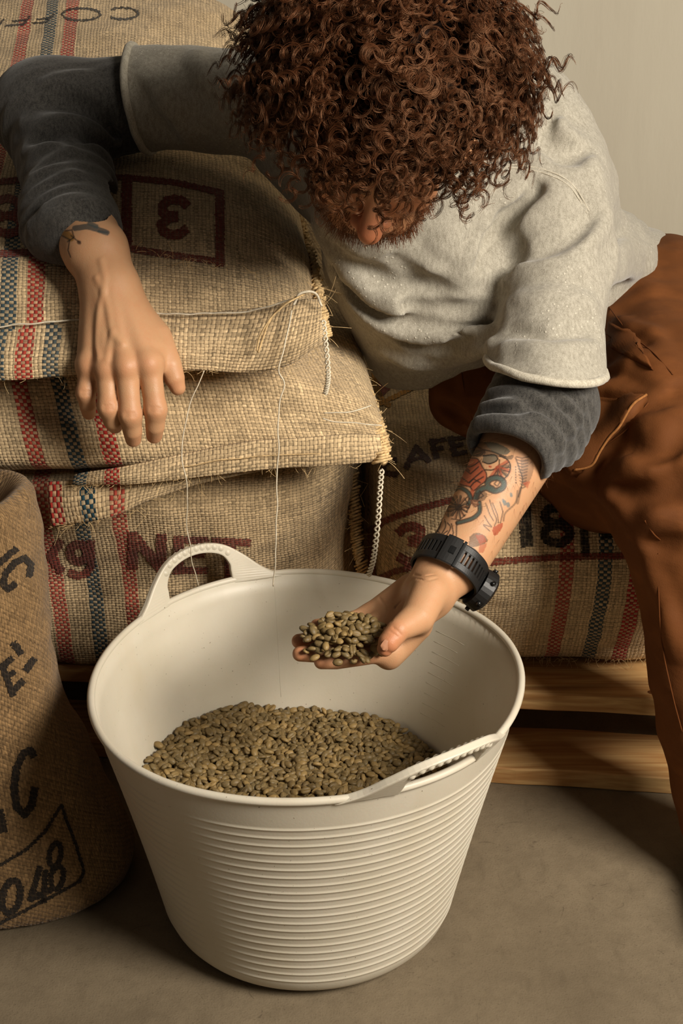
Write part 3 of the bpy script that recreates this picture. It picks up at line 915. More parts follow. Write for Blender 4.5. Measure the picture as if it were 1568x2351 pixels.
def edge_path(s, u_i, v0, v1, n=14):     # along the collapsed side of a sack, seen rows only
    nv = s.G.shape[1]
    k = np.linspace(v0, v1, n).astype(int) % nv
    return s.G[u_i, k]
def seam_by_pixels(s, pix, **kw):
    seam(s, [P(x, y, Y) for x, y, Y in pix], **kw)

seam_by_pixels(S_UP, [(748, 778, 1.500), (742, 740, 1.53), (735, 690, 1.58), (722, 620, 1.68), (706, 560, 1.79), (692, 510, 1.88), (682, 470, 1.96)], n=44, width=0.010, fuzz=110, seed=1)
seam_by_pixels(S_MID, [(884, 1062, 1.468), (878, 1010, 1.50), (862, 955, 1.545), (842, 900, 1.60), (815, 840, 1.67), (790, 790, 1.73), (770, 740, 1.79)], n=50, width=0.011, fuzz=150, seed=2)
seam_by_pixels(S_NET, [(806, 1085, 1.72), (810, 1150, 1.70), (814, 1215, 1.69), (820, 1270, 1.68), (832, 1330, 1.68)], n=34, width=0.009, fuzz=80, seed=3)

def sheet(s, top, bot, name, nt=60, nb=14, thick=0.0028, bulge=0.006, seed=0, du=0.0, mat=None):
    """a free strip of cloth between two pixel lines given with their distance, real thickness"""
    a = cat_rom([P(*q) for q in top], nt); b = cat_rom([P(*q) for q in bot], nt)
    t = np.linspace(0, 1, nb)
    G = a[:, None] * (1 - t)[None, :, None] + b[:, None] * t[None, :, None]
    G[:, :, 1] -= bulge * np.sin(t * math.pi)[None]
    G[:, :, 1] += (0.0018 * wob(G.reshape(-1, 3) * [1, 1, 1.5], 60, seed) + 0.0030 * wob(G.reshape(-1, 3) * [.6, 1, 1.6], 34, seed + 9)).reshape(nt, nb)
    L = np.r_[0, np.cumsum(np.linalg.norm(np.diff(G[:, nb // 2], axis=0), axis=1))]
    W = np.linspace(0, np.linalg.norm(a - b, axis=1).mean(), nb)
    UV = np.stack([np.broadcast_to((G[0, 0, 0] + du + L)[:, None], (nt, nb)), np.broadcast_to(-W[None], (nt, nb))], -1)
    back = G + np.array([0, thick, 0])
    V = np.vstack([G.reshape(-1, 3), back.reshape(-1, 3)]); uv = np.vstack([UV.reshape(-1, 2)] * 2)
    idx = np.arange(nt * nb).reshape(nt, nb); o = nt * nb
    F = []
    for i in range(nt - 1):
        for j in range(nb - 1):
            q = (idx[i, j], idx[i, j + 1], idx[i + 1, j + 1], idx[i + 1, j])
            F.append(tuple(int(x) for x in q)); F.append(tuple(int(x) + o for x in q[::-1]))
    for i in range(nt - 1):
        for j in (0, nb - 1):
            q = (int(idx[i, j]), int(idx[i + 1, j]), int(idx[i + 1, j]) + o, int(idx[i, j]) + o)
            F.append(q if j == 0 else q[::-1])
    for j in range(nb - 1):
        for i in (0, nt - 1):
            q = (int(idx[i, j]), int(idx[i, j + 1]), int(idx[i, j + 1]) + o, int(idx[i, j]) + o)
            F.append(q if i else q[::-1])
    return mesh_obj(name, V, F, mat or s.mat, s.root, uv=uv), G

# hem of the middle sack and its ragged lower flap
mid_flap_mat = burlap('hem_flap_weave', JUTE, [(-.337, -.319, RED, 1.0), (-.296, -.278, BLUE, 1.0), (-.262, -.244, RED, .9)], 0.0046)
sheet(S_MID, [(170, 1090, 1.490), (300, 1066, 1.484), (430, 1040, 1.482), (560, 1014, 1.478), (700, 1004, 1.475), (800, 998, 1.476), (872, 1000, 1.482)],
      [(165, 1116, 1.486), (300, 1110, 1.476), (430, 1096, 1.472), (560, 1082, 1.468), (700, 1072, 1.467), (800, 1064, 1.470), (880, 1056, 1.480)], 'hem', seed=3, bulge=0.004)
sheet(S_MID, [(108, 1108, 1.500), (180, 1106, 1.492), (260, 1100, 1.490), (360, 1094, 1.490), (470, 1082, 1.492), (600, 1074, 1.498)],
      [(116, 1212, 1.490), (190, 1202, 1.482), (262, 1186, 1.480), (345, 1150, 1.482), (470, 1108, 1.488), (600, 1080, 1.496)], 'mouth_flap', seed=4, bulge=0.005, mat=mid_flap_mat)
# mouth flap of the upper sack below the white stitching
up_flap_mat = burlap('upper_flap_weave', JUTE, [(-.352, -.333, RED, .95), (-.382, -.364, BLUE, .95), (-.322, -.304, BLUE, .9)], 0.0046, angle=0.05)
sheet(S_UP, [(-60, 752, 1.506), (60, 742, 1.506), (180, 735, 1.508), (320, 722, 1.510), (460, 720, 1.508), (600, 708, 1.502), (690, 690, 1.497), (738, 690, 1.50)],
      [(-60, 874, 1.462), (60, 868, 1.462), (180, 858, 1.462), (320, 848, 1.466), (460, 852, 1.466), (560, 856, 1.468), (660, 838, 1.472), (742, 782, 1.478)], 'mouth_flap', nb=22, seed=5, bulge=0.014, mat=up_flap_mat)

def thread(s, pix, rad, mat='twine', name='loose_thread', n=60, wig=0.0008, seed=0, amp=None):
    p = cat_rom([P(*q) for q in pix], n)
    p = p + wig * np.c_[wob(p, 160, seed), wob(p, 160, seed + 1), wob(p, 160, seed + 2)]
    V, F = tube(p, rad, 6)
    return mesh_obj(name, V, F, M[mat], s.root)
thread(S_UP, [(-20, 752, 1.496), (60, 742, 1.496), (175, 735, 1.50), (320, 721, 1.502), (460, 719, 1.498), (560, 715, 1.492), (620, 702, 1.486), (690, 680, 1.486)], 0.0010, name='closing_stitch', n=90)
thread(S_UP, [(672, 714, 1.470), (660, 760, 1.462), (652, 800, 1.455), (640, 850, 1.452), (652, 885, 1.450), (642, 930, 1.445), (638, 1050, 1.437), (634, 1180, 1.43), (634, 1270, 1.43), (628, 1346, 1.44)], 0.0008, n=120)
thread(S_UP, [(470, 850, 1.462), (436, 930, 1.455), (420, 1000, 1.45), (418, 1060, 1.442), (430, 1120, 1.44), (430, 1210, 1.45), (440, 1280, 1.46), (456, 1345, 1.49)], 0.0006, n=100, seed=5)
thread(S_UP, [(690, 678, 1.478), (650, 700, 1.466), (620, 735, 1.462), (604, 775, 1.46), (592, 812, 1.458)], 0.0011, 'jutefib', n=40, seed=7)
thread(S_UP, [(700, 676, 1.478), (670, 690, 1.462), (636, 716, 1.458), (612, 742, 1.456), (598, 770, 1.456), (586, 806, 1.455)], 0.0010, 'jutefib', n=40, seed=9)
thread(S_UP, [(668, 700, 1.472), (684, 676, 1.472), (706, 668, 1.475), (728, 676, 1.48), (740, 700, 1.485)], 0.0014, 'twine', 'knot_thread', n=40, seed=11, wig=0.0016)
def braid(s, pix, amp, rad, turns, name='chain_stitch_thread'):
    n = int(turns * 10); p = cat_rom([P(*q) for q in pix], n)
    ph = np.linspace(0, turns * 2 * math.pi, n)
    parts = []
    for k in (0, math.pi):
        q = p.copy(); q[:, 0] += amp * np.sin(ph + k); q[:, 1] += amp * 0.6 * np.cos(ph + k)
        parts.append(tube(q, rad, 6))
    V, F = join(parts)
    mesh_obj(name, V, F, M['twine'], s.root)
braid(S_MID, [(876, 1078, 1.452), (872, 1130, 1.448), (868, 1190, 1.446), (862, 1250, 1.45), (856, 1290, 1.46), (846, 1322, 1.475)], 0.0026, 0.0011, 11)
braid(S_UP, [(742, 735, 1.478), (748, 790, 1.472), (753, 850, 1.472), (752, 880, 1.475), (746, 905, 1.482)], 0.0022, 0.0011, 9)
# stitched thread on the right part of the middle sack
thread(S_MID, [(740, 960, 1.490), (780, 968, 1.488), (830, 972, 1.488), (876, 978, 1.490)], 0.0007, n=40, seed=15)
thread(S_MID, [(745, 948, 1.494), (800, 945, 1.494), (850, 930, 1.51)], 0.0007, n=40, seed=16)
thread(S_MID, [(420, 1072, 1.469), (560, 1050, 1.465), (700, 1042, 1.464), (830, 1048, 1.469)], 0.0006, 'jutefib', 'hem_stitch', n=70, seed=17)
# stray fibres along the visible cloth edges
def edge_fuzz(s, line, n, seed, lmax=0.014):
    r = np.random.default_rng(seed); p = cat_rom([P(*q) for q in line], 200); out = []
    for _ in range(n):
        b = p[r.integers(0, 200)]; d = r.normal(size=3) * [1, .4, .8] + [0, -.5, -.35]; d /= np.linalg.norm(d)
        L = 0.004 + lmax * r.random() ** 2; q = np.linspace(0, 1, 6)[:, None]
        out.append(b + d * L * q + np.cross(d, r.normal(size=3)) * L * .6 * q * q)
    fibres(out, 0.00024, 'stray_fibre', M['jutefib'], s.root, 3)
edge_fuzz(S_MID, [(165, 1116, 1.486), (300, 1110, 1.476), (560, 1082, 1.468), (880, 1056, 1.480)], 90, 1)
edge_fuzz(S_MID, [(116, 1212, 1.490), (262, 1186, 1.480), (470, 1108, 1.488)], 60, 2, 0.018)
edge_fuzz(S_UP, [(-40, 870, 1.462), (180, 858, 1.462), (460, 852, 1.466), (660, 838, 1.472), (742, 782, 1.478)], 80, 3)
edge_fuzz(S_UP, [(300, 572, 1.56), (400, 588, 1.56), (505, 606, 1.55), (640, 640, 1.55)], 40, 6, 0.012)
edge_fuzz(S_CAF, [(1190, 1510, 1.62), (1340, 1512, 1.61), (1480, 1512, 1.60)], 60, 4, 0.010)
edge_fuzz(S_CAF, [(1180, 1510, 1.62), (1350, 1512, 1.61), (1500, 1512, 1.60)], 40, 5, 0.012)
# ---------------------------------------------------------------- the man
man = empty('person')
tag(man, 'curly haired man in grey sweatshirt leaning on sacks, holding coffee beans over the tub', 'person')

def unit(v):
    v = np.asarray(v, float); return v / np.linalg.norm(v)

# joints (pixel in the photograph, distance)
R_SH, R_EL, R_WR = P(640, 255, 1.80), P(120, 262, 1.80), P(226, 590, 1.545)
L_SH, L_EL, L_WR = P(1270, 455, 1.68), P(1238, 930, 1.50), P(1012, 1335, 1.322)
PELV, CHEST, NECK = P(1440, 720, 1.95), P(1080, 500, 1.76), P(985, 345, 1.68)

# ---- the hand hanging over the sack (his right)
RH = {}
P_ = P
def hand_right():
    P = lambda x, y, Y: P_(x, y, Y * 0.991)
    w = P(243, 640, 1.520)
    mcp = dict(p=P(204, 838, 1.462), r=P(245, 845, 1.450), m=P(290, 842, 1.444), i=P(342, 835, 1.448))
    pip = dict(p=P(197, 902, 1.448), r=P(249, 935, 1.428), m=P(299, 952, 1.424), i=P(357, 940, 1.430))
    dip = dict(p=P(201, 930, 1.452), r=P(258, 966, 1.434), m=P(304, 988, 1.430), i=P(356, 978, 1.434))
    tip = dict(p=P(204, 948, 1.460), r=P(264, 978, 1.444), m=P(306, 1008, 1.438), i=P(354, 1000, 1.442))
    rad = dict(p=(.0108, .0097, .0090, .0076), r=(.0122, .0110, .0101, .0084), m=(.0128, .0116, .0106, .0088), i=(.0128, .0114, .0105, .0088))
    segs = []
    for f in 'prmi':
        segs.append(('f', [mcp[f], pip[f], dip[f], tip[f]], rad[f]))
    off = np.array([0, 0.004, 0])
    wl = dict(p=P(222, 660, 1.520), r=P(238, 660, 1.512), m=P(256, 660, 1.510), i=P(275, 662, 1.516))
    for f in 'prmi':
        segs.append(('m', [wl[f] + off, mcp[f] + off], (.0172, .0142)))
    th = [P(290, 690, 1.522), P(360, 772, 1.492), P(390, 838, 1.472), P(400, 868, 1.466), P(408, 890, 1.464)]
    segs.append(('t', th, (.017, .0160, .0128, .0114, .0086)))
    segs.append(('w', [P(285, 690, 1.518), P(345, 800, 1.470)], (.016, .013)))      # web between thumb and index
    fore = [R_WR, P(240, 635, 1.522), P(262, 720, 1.492)]
    elb = P(150, 380, 1.70)
    def fn(p):
        d = seg_d(p, elb, P(222, 575, 1.552), .040, .0300)
        d2 = seg_d(p, elb + [-.02, 0, 0], P(205, 580, 1.555), .036, .0265)
        d = smin(d, d2, .02)
        d = smin(d, seg_d(p, P(212, 570, 1.556), P(238, 650, 1.528), .0275, .0225), .012)
        d = smin(d, seg_d(p, P(236, 570, 1.552), P(268, 655, 1.524), .0270, .0220), .012)
        pal = None
        for kind, pts, rr in segs:
            if kind == 'm':
                e = chain(p, pts, rr); pal = e if pal is None else smin(pal, e, .016)
        d = smin(d, pal, .018)
        for kind, pts, rr in segs:
            if kind == 't': d = smin(d, chain(p, pts, rr), .013)
            if kind == 'w': d = smin(d, chain(p, pts, rr), .012)
        fin = None
        for kind, pts, rr in segs:
            if kind == 'f':
                e = chain(p, pts, rr)
                e = smin(e, np.linalg.norm(p - pts[1], axis=1) - rr[1] * 1.015, .006)
                fin = e if fin is None else np.minimum(fin, e)
        d = smin(d, fin, .0095)
        # tendons and veins on the back of the hand
        for f, r_ in (('p', .0030), ('r', .0032), ('m', .0034), ('i', .0034)):
            a = wl[f] + np.array([0, -.0100, .003]); b = mcp[f] + np.array([0, -.0098, .002])
            d = smin(d, seg_d(p, a, b, r_ * .6, r_), .012)
        for c in veinsR:
            d = smin(d, chain(p, c, [.0010] * len(c)), .0060)
        for f in 'prmi':                # knuckle domes
            d = smin(d, np.linalg.norm(p - (mcp[f] + np.array([0, -.0035, .001])), axis=1) - .0096, .010)
        for c in creaseR:
            d = smax(d, -(chain(p, c, [.0009] * len(c))), .0015)
        return d
    veinsR, creaseR = [], []
    base = lambda p: fn(p)
    vs = []
    for pl in ([(222, 640), (238, 672), (250, 720), (258, 765), (280, 790)], [(238, 668), (226, 720), (222, 790), (226, 822)], [(232, 600), (240, 640), (238, 672)], [(258, 765), (250, 800), (246, 826)]):
        q = [trace(base, x, y) for x, y in pl]; q = [x + np.array([0, .0020, -.0006]) for x in q if x is not None]
        if len(q) > 1: vs.append(cat_rom(q, 10))
    cs = []
    for f, w_ in (('p', 13), ('r', 15), ('m', 17), ('i', 17)):
        cx, cy = proj(pip[f])
        for dy in (-5, 0, 5):
            q = [trace(base, cx + t * w_, cy + dy + 1.5 * abs(t)) for t in (-.75, 0, .75)]
            if all(x is not None for x in q): cs.append(q)
    veinsR.extend(vs); creaseR.extend(cs)
    RH['fn'] = fn; RH['tips'] = tip
    lo = np.min([P(150, 500, 1.60), P(180, 1040, 1.40)], 0) - .03; hi = np.max([P(430, 480, 1.68), P(430, 1040, 1.5)], 0) + .03
    lo[1] = 1.385; hi[1] = 1.66; hi[2] = P(200, 470, 1.66)[2]
    V, F = surface(fn, lo, hi, 0.00135, 1)
    return V, F

# ---- the cupped hand (his left), palm up
LH = {}
def hand_left():
    w = L_WR
    mcp = dict(i=P(893, 1492, 1.262), m=P(862, 1468, 1.283), r=P(846, 1441, 1.306), p=P(846, 1412, 1.330))
    pip = dict(i=P(822, 1507, 1.252), m=P(780, 1492, 1.268), r=P(768, 1462, 1.290), p=P(788, 1428, 1.318))
    dip = dict(i=P(772, 1516, 1.248), m=P(722, 1500, 1.260), r=P(716, 1470, 1.282), p=P(750, 1434, 1.310))
    tip = dict(i=P(738, 1519, 1.246), m=P(689, 1501, 1.255), r=P(686, 1472, 1.276), p=P(727, 1436, 1.305))
    rad = dict(i=(.0118, .0100, .0092, .0078), m=(.0118, .0102, .0094, .0080), r=(.0112, .0096, .0088, .0076), p=(.0098, .0084, .0078, .0068))
    carp = dict(i=P(985, 1378, 1.305), m=P(972, 1370, 1.318), r=P(958, 1362, 1.330), p=P(946, 1352, 1.342))
    dn = np.array([0, 0.004, -.010])
    th = [P(985, 1362, 1.292), P(958, 1418, 1.262), P(915, 1446, 1.238), P(893, 1474, 1.228), P(884, 1489, 1.227)]
    def fn(p):
        ax = unit(L_EL - w)
        d = seg_d(p, w + ax * .26, w + ax * .03, .045, .0285)
        side = unit(np.cross(ax, unit(CC - w)))
        d = smin(d, seg_d(p, w + ax * .22 + side * .012, w + ax * .02 + side * .010, .036, .0225), .02)
        d = smin(d, seg_d(p, w + ax * .03, w - ax * .012, .0275, .0235), .012)
        d = smin(d, seg_d(p, w + ax * .02 - side * .010, P(975, 1350, 1.318), .0225, .020), .014)
        pal = None
        for f in 'imrp':
            e = seg_d(p, carp[f] + dn * .6, mcp[f] + dn * .6, .0165, .0125); pal = e if pal is None else smin(pal, e, .012)
        d = smin(d, pal, .016)
        d = smin(d, chain(p, th, (.0195, .0175, .0118, .0108, .0082)), .013)
        d = smin(d, seg_d(p, carp['p'] + [0, .004, -.004], mcp['p'] + [.006, .004, -.004], .0165, .0125), .012)   # heel of the palm
        d = smin(d, seg_d(p, P(960, 1440, 1.275), mcp['i'] + dn, .0130, .0115), .014)                            # web to the index
        fin = None
        for f in 'imrp':
            pts = [mcp[f], pip[f], dip[f], tip[f]]
            e = chain(p, pts, rad[f])
            fin = e if fin is None else np.minimum(fin, e)
        d = smin(d, fin, .008)
        for c in cl:
            d = smax(d, -(chain(p, c, [.0009] * len(c))), .0016)
        return d
    cl = []
    cs = []
    for pl in ([(902, 1440), (912, 1448), (922, 1458)], [(896, 1450), (905, 1455), (913, 1462)], [(870, 1372), (885, 1395), (880, 1425)], [(920, 1380), (905, 1400), (898, 1425)],
               [(836, 1500), (833, 1512), (832, 1522)], [(788, 1508), (787, 1516), (786, 1524)], [(950, 1318), (970, 1322), (998, 1318)], [(955, 1328), (980, 1332), (1004, 1326)]):
        q = [trace(fn, x, y) for x, y in pl]
        if all(x is not None for x in q): cs.append(cat_rom(q, 6))
    cl.extend(cs)
    LH['fn'] = fn; LH['th'] = th
    lo = np.min([P(650, 1380, 1.20), P(660, 1560, 1.35), L_WR, L_EL], 0) - .01; hi = np.max([L_EL, L_WR, P(1260, 1380, 1.4)], 0) + .03
    lo[1] = 1.20; hi[1] = 1.50; lo[2] = 0.335; hi[2] = 0.60
    V, F = surface(fn, lo, hi, 0.00108, 1)
    return V, F

# ---- head
HC = P(880, 258, 1.47)
HF = unit([-0.10, -0.70, -0.72])                      # where the face points
HR = unit(np.cross(HF, [0.06, -0.72, 0.70]))          # his ... lateral axis
HU = unit(np.cross(HR, HF))                           # crown
def hp(r, f, u):
    return HC + HR * r + HF * f + HU * u
HEAD_AX = np.array([HR, HF, HU])
def head_fn(p):
    d = ell_d(p, hp(0, -.012, .022), HEAD_AX, (.076, .096, .090))
    d = smin(d, ell_d(p, hp(0, .030, -.030), HEAD_AX, (.062, .062, .075)), .03)      # face block
    d = smin(d, ell_d(p, hp(0, .052, -.088), HEAD_AX, (.036, .034, .026)), .035)     # chin
    for s in (-1, 1):
        d = smin(d, seg_d(p, hp(s * .056, -.005, -.055), hp(s * .026, .062, -.090), .016, .018), .02)   # jaw
        d = smin(d, np.linalg.norm(p - hp(s * .041, .066, -.028), axis=1) - .020, .022)                # cheekbones
        d = smin(d, seg_d(p, hp(s * .012, .088, .012), hp(s * .045, .072, .014), .0095, .010), .014)   # brow
        d = smax(d, -(np.linalg.norm(p - hp(s * .031, .092, -.006), axis=1) - .0115), .012)            # eye socket
        d = smin(d, np.linalg.norm(p - hp(s * .031, .077, -.006), axis=1) - .0118, .003)               # closed lids
        e = ell_d(p, hp(s * .078, -.008, -.012), np.array([unit(HR + s * .5 * HF * -1), HF, HU]), (.007, .019, .031))   # ears
        d = smin(d, e, .008)
    nose = chain(p, [hp(0, .090, .006), hp(0, .104, -.016), hp(0, .117, -.036)], (.0070, .0085, .0128))
    d = smin(d, nose, .012)
    for s in (-1, 1):
        d = smin(d, np.linalg.norm(p - hp(s * .0125, .103, -.040), axis=1) - .0088, .007)              # nostril wings
    d = smin(d, ell_d(p, hp(0, .091, -.066), HEAD_AX, (.024, .010, .010)), .012)                       # lips
    d = smax(d, -(seg_d(p, hp(-.02, .1005, -.0665), hp(.02, .1005, -.0665), .0016, .0016)), .003)
    d = smin(d, seg_d(p, hp(0, -.035, -.045), NECK, .056, .062), .04)                                  # neck
    return d

# ---- the rest of the body, under the clothes (coarse)
L_HIP, L_KN, L_AN = P(1500, 790, 1.90), P(1585, 1150, 1.47), P(1690, 1930, 1.375)
R_HIP, R_KN, R_AN = P(1370, 800, 1.90), P(1095, 890, 1.72), P(1330, 960, 1.93)
L_TOE = np.array([L_AN[0] - .02, L_AN[1] - .14, .03])
def trunk_fn(p):
    d = seg_d(p, NECK, CHEST, .055, .115)
    d = smin(d, seg_d(p, CHEST, PELV, .105, .075), .06)
    d = smin(d, seg_d(p, R_SH, CHEST, .05, .09), .05); d = smin(d, seg_d(p, L_SH, CHEST, .05, .09), .05)
    d = smin(d, seg_d(p, R_SH, R_EL, .046, .038), .02); d = smin(d, seg_d(p, R_EL, P(205, 560, 1.575), .037, .022), .01)
    d = smin(d, seg_d(p, L_SH, L_EL, .046, .036), .02); d = smin(d, seg_d(p, L_EL, L_WR + (L_EL - L_WR) * .6, .036, .030), .01)
    d = smin(d, chain(p, [L_HIP, L_KN, L_AN], (.080, .052, .036)), .03)
    d = smin(d, chain(p, [R_HIP, R_KN], (.075, .045)), .03)
    d = smin(d, seg_d(p, L_AN, L_TOE, .03, .024), .02)
    return d

def tattoo_colours(V, col):
    X, Y = proj(V)
    def stroke(pts, w, c, a=1.0):
        pts = np.array(pts, float); dm = np.full(len(X), 1e9)
        if len(pts) > 3: pts = cat_rom(pts, 5 * len(pts))
        for i in range(len(pts) - 1):
            p0, p1 = pts[i], pts[i + 1]; ab = p1 - p0
            t = np.clip(((X - p0[0]) * ab[0] + (Y - p0[1]) * ab[1]) / max(ab @ ab, 1e-9), 0, 1)
            dm = np.minimum(dm, np.hypot(X - p0[0] - t * ab[0], Y - p0[1] - t * ab[1]))
        k = np.clip((w / 2 - dm) / 1.6 + 0.5, 0, 1) * a * zone
        col[:] = col * (1 - k[:, None]) + np.array(c)[None, :3] * k[:, None]
    def fill(pts, c, a=0.8):
        pts = np.array(pts, float); ins = np.zeros(len(X), bool)
        if len(pts) > 4: pts = cat_rom(np.vstack([pts, pts[:1]]), 5 * len(pts))[:-1]
        for i in range(len(pts)):
            x0, y0 = pts[i]; x1, y1 = pts[(i + 1) % len(pts)]
            cond = ((y0 > Y) != (y1 > Y))
            ins ^= cond & (X < (x1 - x0) * (Y - y0) / (y1 - y0 + 1e-12) + x0)
        k = ins * a * zone
        col[:] = col * (1 - k[:, None]) + np.array(c)[None, :3] * k[:, None]
    ax = unit(L_EL - L_WR)
    front = np.ones(len(V))
    zone = front * (((V - L_WR) @ ax) > 0.035)
    dark, red, teal, grey = lin(46, 39, 34), lin(156, 70, 44), lin(70, 82, 74), lin(92, 76, 60)
    Z = lambda l: [(940 + x / 4.356, 980 + y / 4.356) for x, y in l]
    # shading masses
    fill(Z([(600, 160), (740, 150), (820, 230), (960, 290), (1040, 280), (1010, 330), (880, 300), (720, 300), (560, 320), (480, 500), (430, 640), (330, 930), (220, 1150), (140, 1200), (420, 520)]), grey, .75)
    fill(Z([(740, 150), (860, 160), (1000, 230), (960, 280), (840, 250)]), teal, .8)
    fill(Z([(590, 250), (700, 225), (760, 240), (730, 290), (590, 290)]), dark, .7)
    # rose
    rose = Z([(590, 310), (680, 320), (730, 400), (770, 470), (760, 540), (700, 590), (640, 640), (600, 600), (520, 580), (485, 540), (510, 430), (540, 360)])
    fill(rose, red, .85)
    for l in ([(590, 310), (680, 320), (730, 400), (770, 470), (760, 540), (700, 590), (640, 640), (600, 600), (520, 580), (485, 540), (510, 430), (540, 360), (590, 310)],
              [(560, 350), (590, 400), (650, 380), (690, 350)], [(550, 420), (610, 470), (690, 400)], [(500, 490), (590, 560), (730, 440)], [(600, 560), (640, 520), (710, 560)], [(580, 330), (560, 400), (600, 440)], [(610, 600), (640, 560), (740, 500)]):
        stroke(Z(l), 3.2, dark, .9)
    fill(Z([(610, 620), (650, 640), (640, 720), (615, 740)]), red, .8)
    # flower eye and petals
    fill(Z([(740, 290), (850, 280), (880, 330), (800, 370), (730, 350)]), teal, .75)
    stroke(Z([(740, 290), (850, 280), (880, 330), (800, 370), (730, 350)]), 3, dark)
    stroke(Z([(750, 430), (830, 430), (890, 390), (900, 330)]), 3, dark); stroke(Z([(800, 395), (812, 400)]), 4, red)
    for i in range(7):
        a = math.radians(-35 + i * 26); c = (880, 410)
        e = (c[0] + 120 * math.cos(a), c[1] + 105 * math.sin(a))
        stroke(Z([c, e]), 9, red if i % 2 == 0 else grey, .75); stroke(Z([(c[0] + 8, c[1] + 10), (e[0] + 6, e[1] + 9)]), 2.4, dark, .85)
    stroke(Z([(900, 290), (980, 330), (1010, 400), (980, 490), (920, 520), (860, 500)]), 3, dark)
    # serpent
    snake = [(430, 640), (500, 610), (580, 650), (610, 720), (580, 800)]
    stroke(Z(snake), 11, dark, .9); stroke(Z(snake), 5.5, teal, .9)
    snake = [(660, 720), (690, 650), (760, 610), (850, 640), (930, 610), (940, 550), (880, 510), (800, 530), (780, 590), (830, 620)]
    stroke(Z(snake), 15, dark, .9); stroke(Z(snake), 8, teal, .85)
    snake = [(700, 760), (700, 850), (640, 910), (560, 940), (480, 960)]
    stroke(Z(snake), 11, dark, .9); stroke(Z(snake), 5, teal, .85)
    fill(Z([(660, 660), (740, 640), (780, 680), (740, 740), (660, 740)]), dark, .6)
    # chrysanthemum
    for i in range(14):
        a = math.radians(i * 26); c = (485, 800)
        e = (c[0] + 95 * math.cos(a), c[1] + 110 * math.sin(a))
        stroke(Z([c, e]), 6, grey if i % 2 else lin(122, 84, 58), .8); stroke(Z([(c[0] + 5, c[1]), (e[0] + 8, e[1] + 8)]), 2.2, dark, .9)
    fill(Z([(450, 770), (520, 770), (530, 830), (460, 840)]), dark, .8)
    for l in ([(520, 330), (470, 480), (430, 620)], [(545, 300), (500, 420)], [(600, 170), (560, 260), (520, 340)], [(640, 170), (720, 220), (830, 250), (960, 300)], [(700, 640), (740, 690), (690, 720)], [(600, 720), (640, 770), (700, 780)],
              [(620, 760), (660, 800), (690, 780)], [(400, 700), (380, 800), (390, 900)], [(560, 880), (500, 930), (420, 920)], [(580, 700), (560, 730), (600, 790), (570, 850)], [(900, 560), (880, 590), (850, 570), (870, 545)]):
        stroke(Z(l), 3.0, dark, .85)
    fill(Z([(380, 700), (440, 690), (470, 760), (430, 880), (380, 900), (350, 840)]), dark, .45)
    fill(Z([(600, 730), (680, 730), (700, 780), (640, 810)]), lin(120, 80, 58), .6)
    # leaf shapes near the watch
    for l in ([(330, 900), (300, 1010), (220, 1140)], [(350, 920), (360, 1000), (300, 1110), (320, 1160)], [(380, 960), (410, 1010), (360, 1100), (320, 1090), (380, 1040)], [(470, 960), (470, 1080), (430, 1190)], [(420, 970), (440, 1060), (400, 1160)], [(280, 1040), (340, 1100)]):
        stroke(Z(l), 3, dark, .9)
    # lightning flame and figures
    for l in ([(800, 730), (840, 850), (870, 930), (850, 990)], [(765, 770), (800, 870), (840, 940)], [(750, 890), (790, 960), (820, 1000), (740, 980), (800, 1040)], [(905, 750), (935, 850), (910, 960)], [(830, 760), (880, 880), (890, 960)]):
        stroke(Z(l), 2.3, dark, .85)
    fill(Z([(840, 1000), (930, 960), (920, 1020), (860, 1090), (830, 1050)]), red, .85)
    fill(Z([(600, 1100), (660, 1060), (740, 1080), (780, 1140), (700, 1190), (600, 1200)]), dark, .65); fill(Z([(660, 1080), (740, 1080), (770, 1150), (700, 1170)]), red, .7)
    fill(Z([(490, 1210), (600, 1200), (690, 1270), (660, 1360), (560, 1290)]), red, .75); stroke(Z([(490, 1215), (600, 1200), (690, 1270), (660, 1360)]), 2.6, dark)
    for l in ([(600, 1255), (612, 1280)], [(630, 1262), (640, 1290)], [(655, 1275), (662, 1305)], [(575, 1245), (584, 1265)]): stroke(Z(l), 3, dark)
    fill(Z([(700, 1180), (780, 1160), (740, 1260), (690, 1260)]), red, .6)
    # scaly fish and blue smudges at the outer edge
    for y in range(300, 620, 30):
        stroke(Z([(1070 + (y - 300) * .15, y), (1130, y + 14), (1190 - (y - 300) * .1, y)]), 3, dark, .7)
    stroke(Z([(1060, 310), (1100, 420), (1130, 540), (1090, 700)]), 3, dark, .8); fill(Z([(1110, 320), (1230, 350), (1230, 480), (1150, 600), (1120, 500)]), dark, .45)
    for y in range(400, 580, 26): stroke(Z([(1062, y), (1064, y + 4)]), 2.6, dark)
    for (x, y, r_) in ((950, 750, 8), (985, 770, 8), (1015, 670, 6), (935, 730, 5)): stroke(Z([(x, y), (x + 4, y + 20)]), r_, lin(88, 104, 104), .8)
    fill(Z([(1130, 560), (1210, 540), (1180, 620)]), red, .6); stroke(Z([(1080, 640), (1060, 760), (960, 860), (940, 940)]), 4, grey, .7)
    stroke(Z([(1110, 620), (1080, 760)]), 7, dark, .5)
    return col

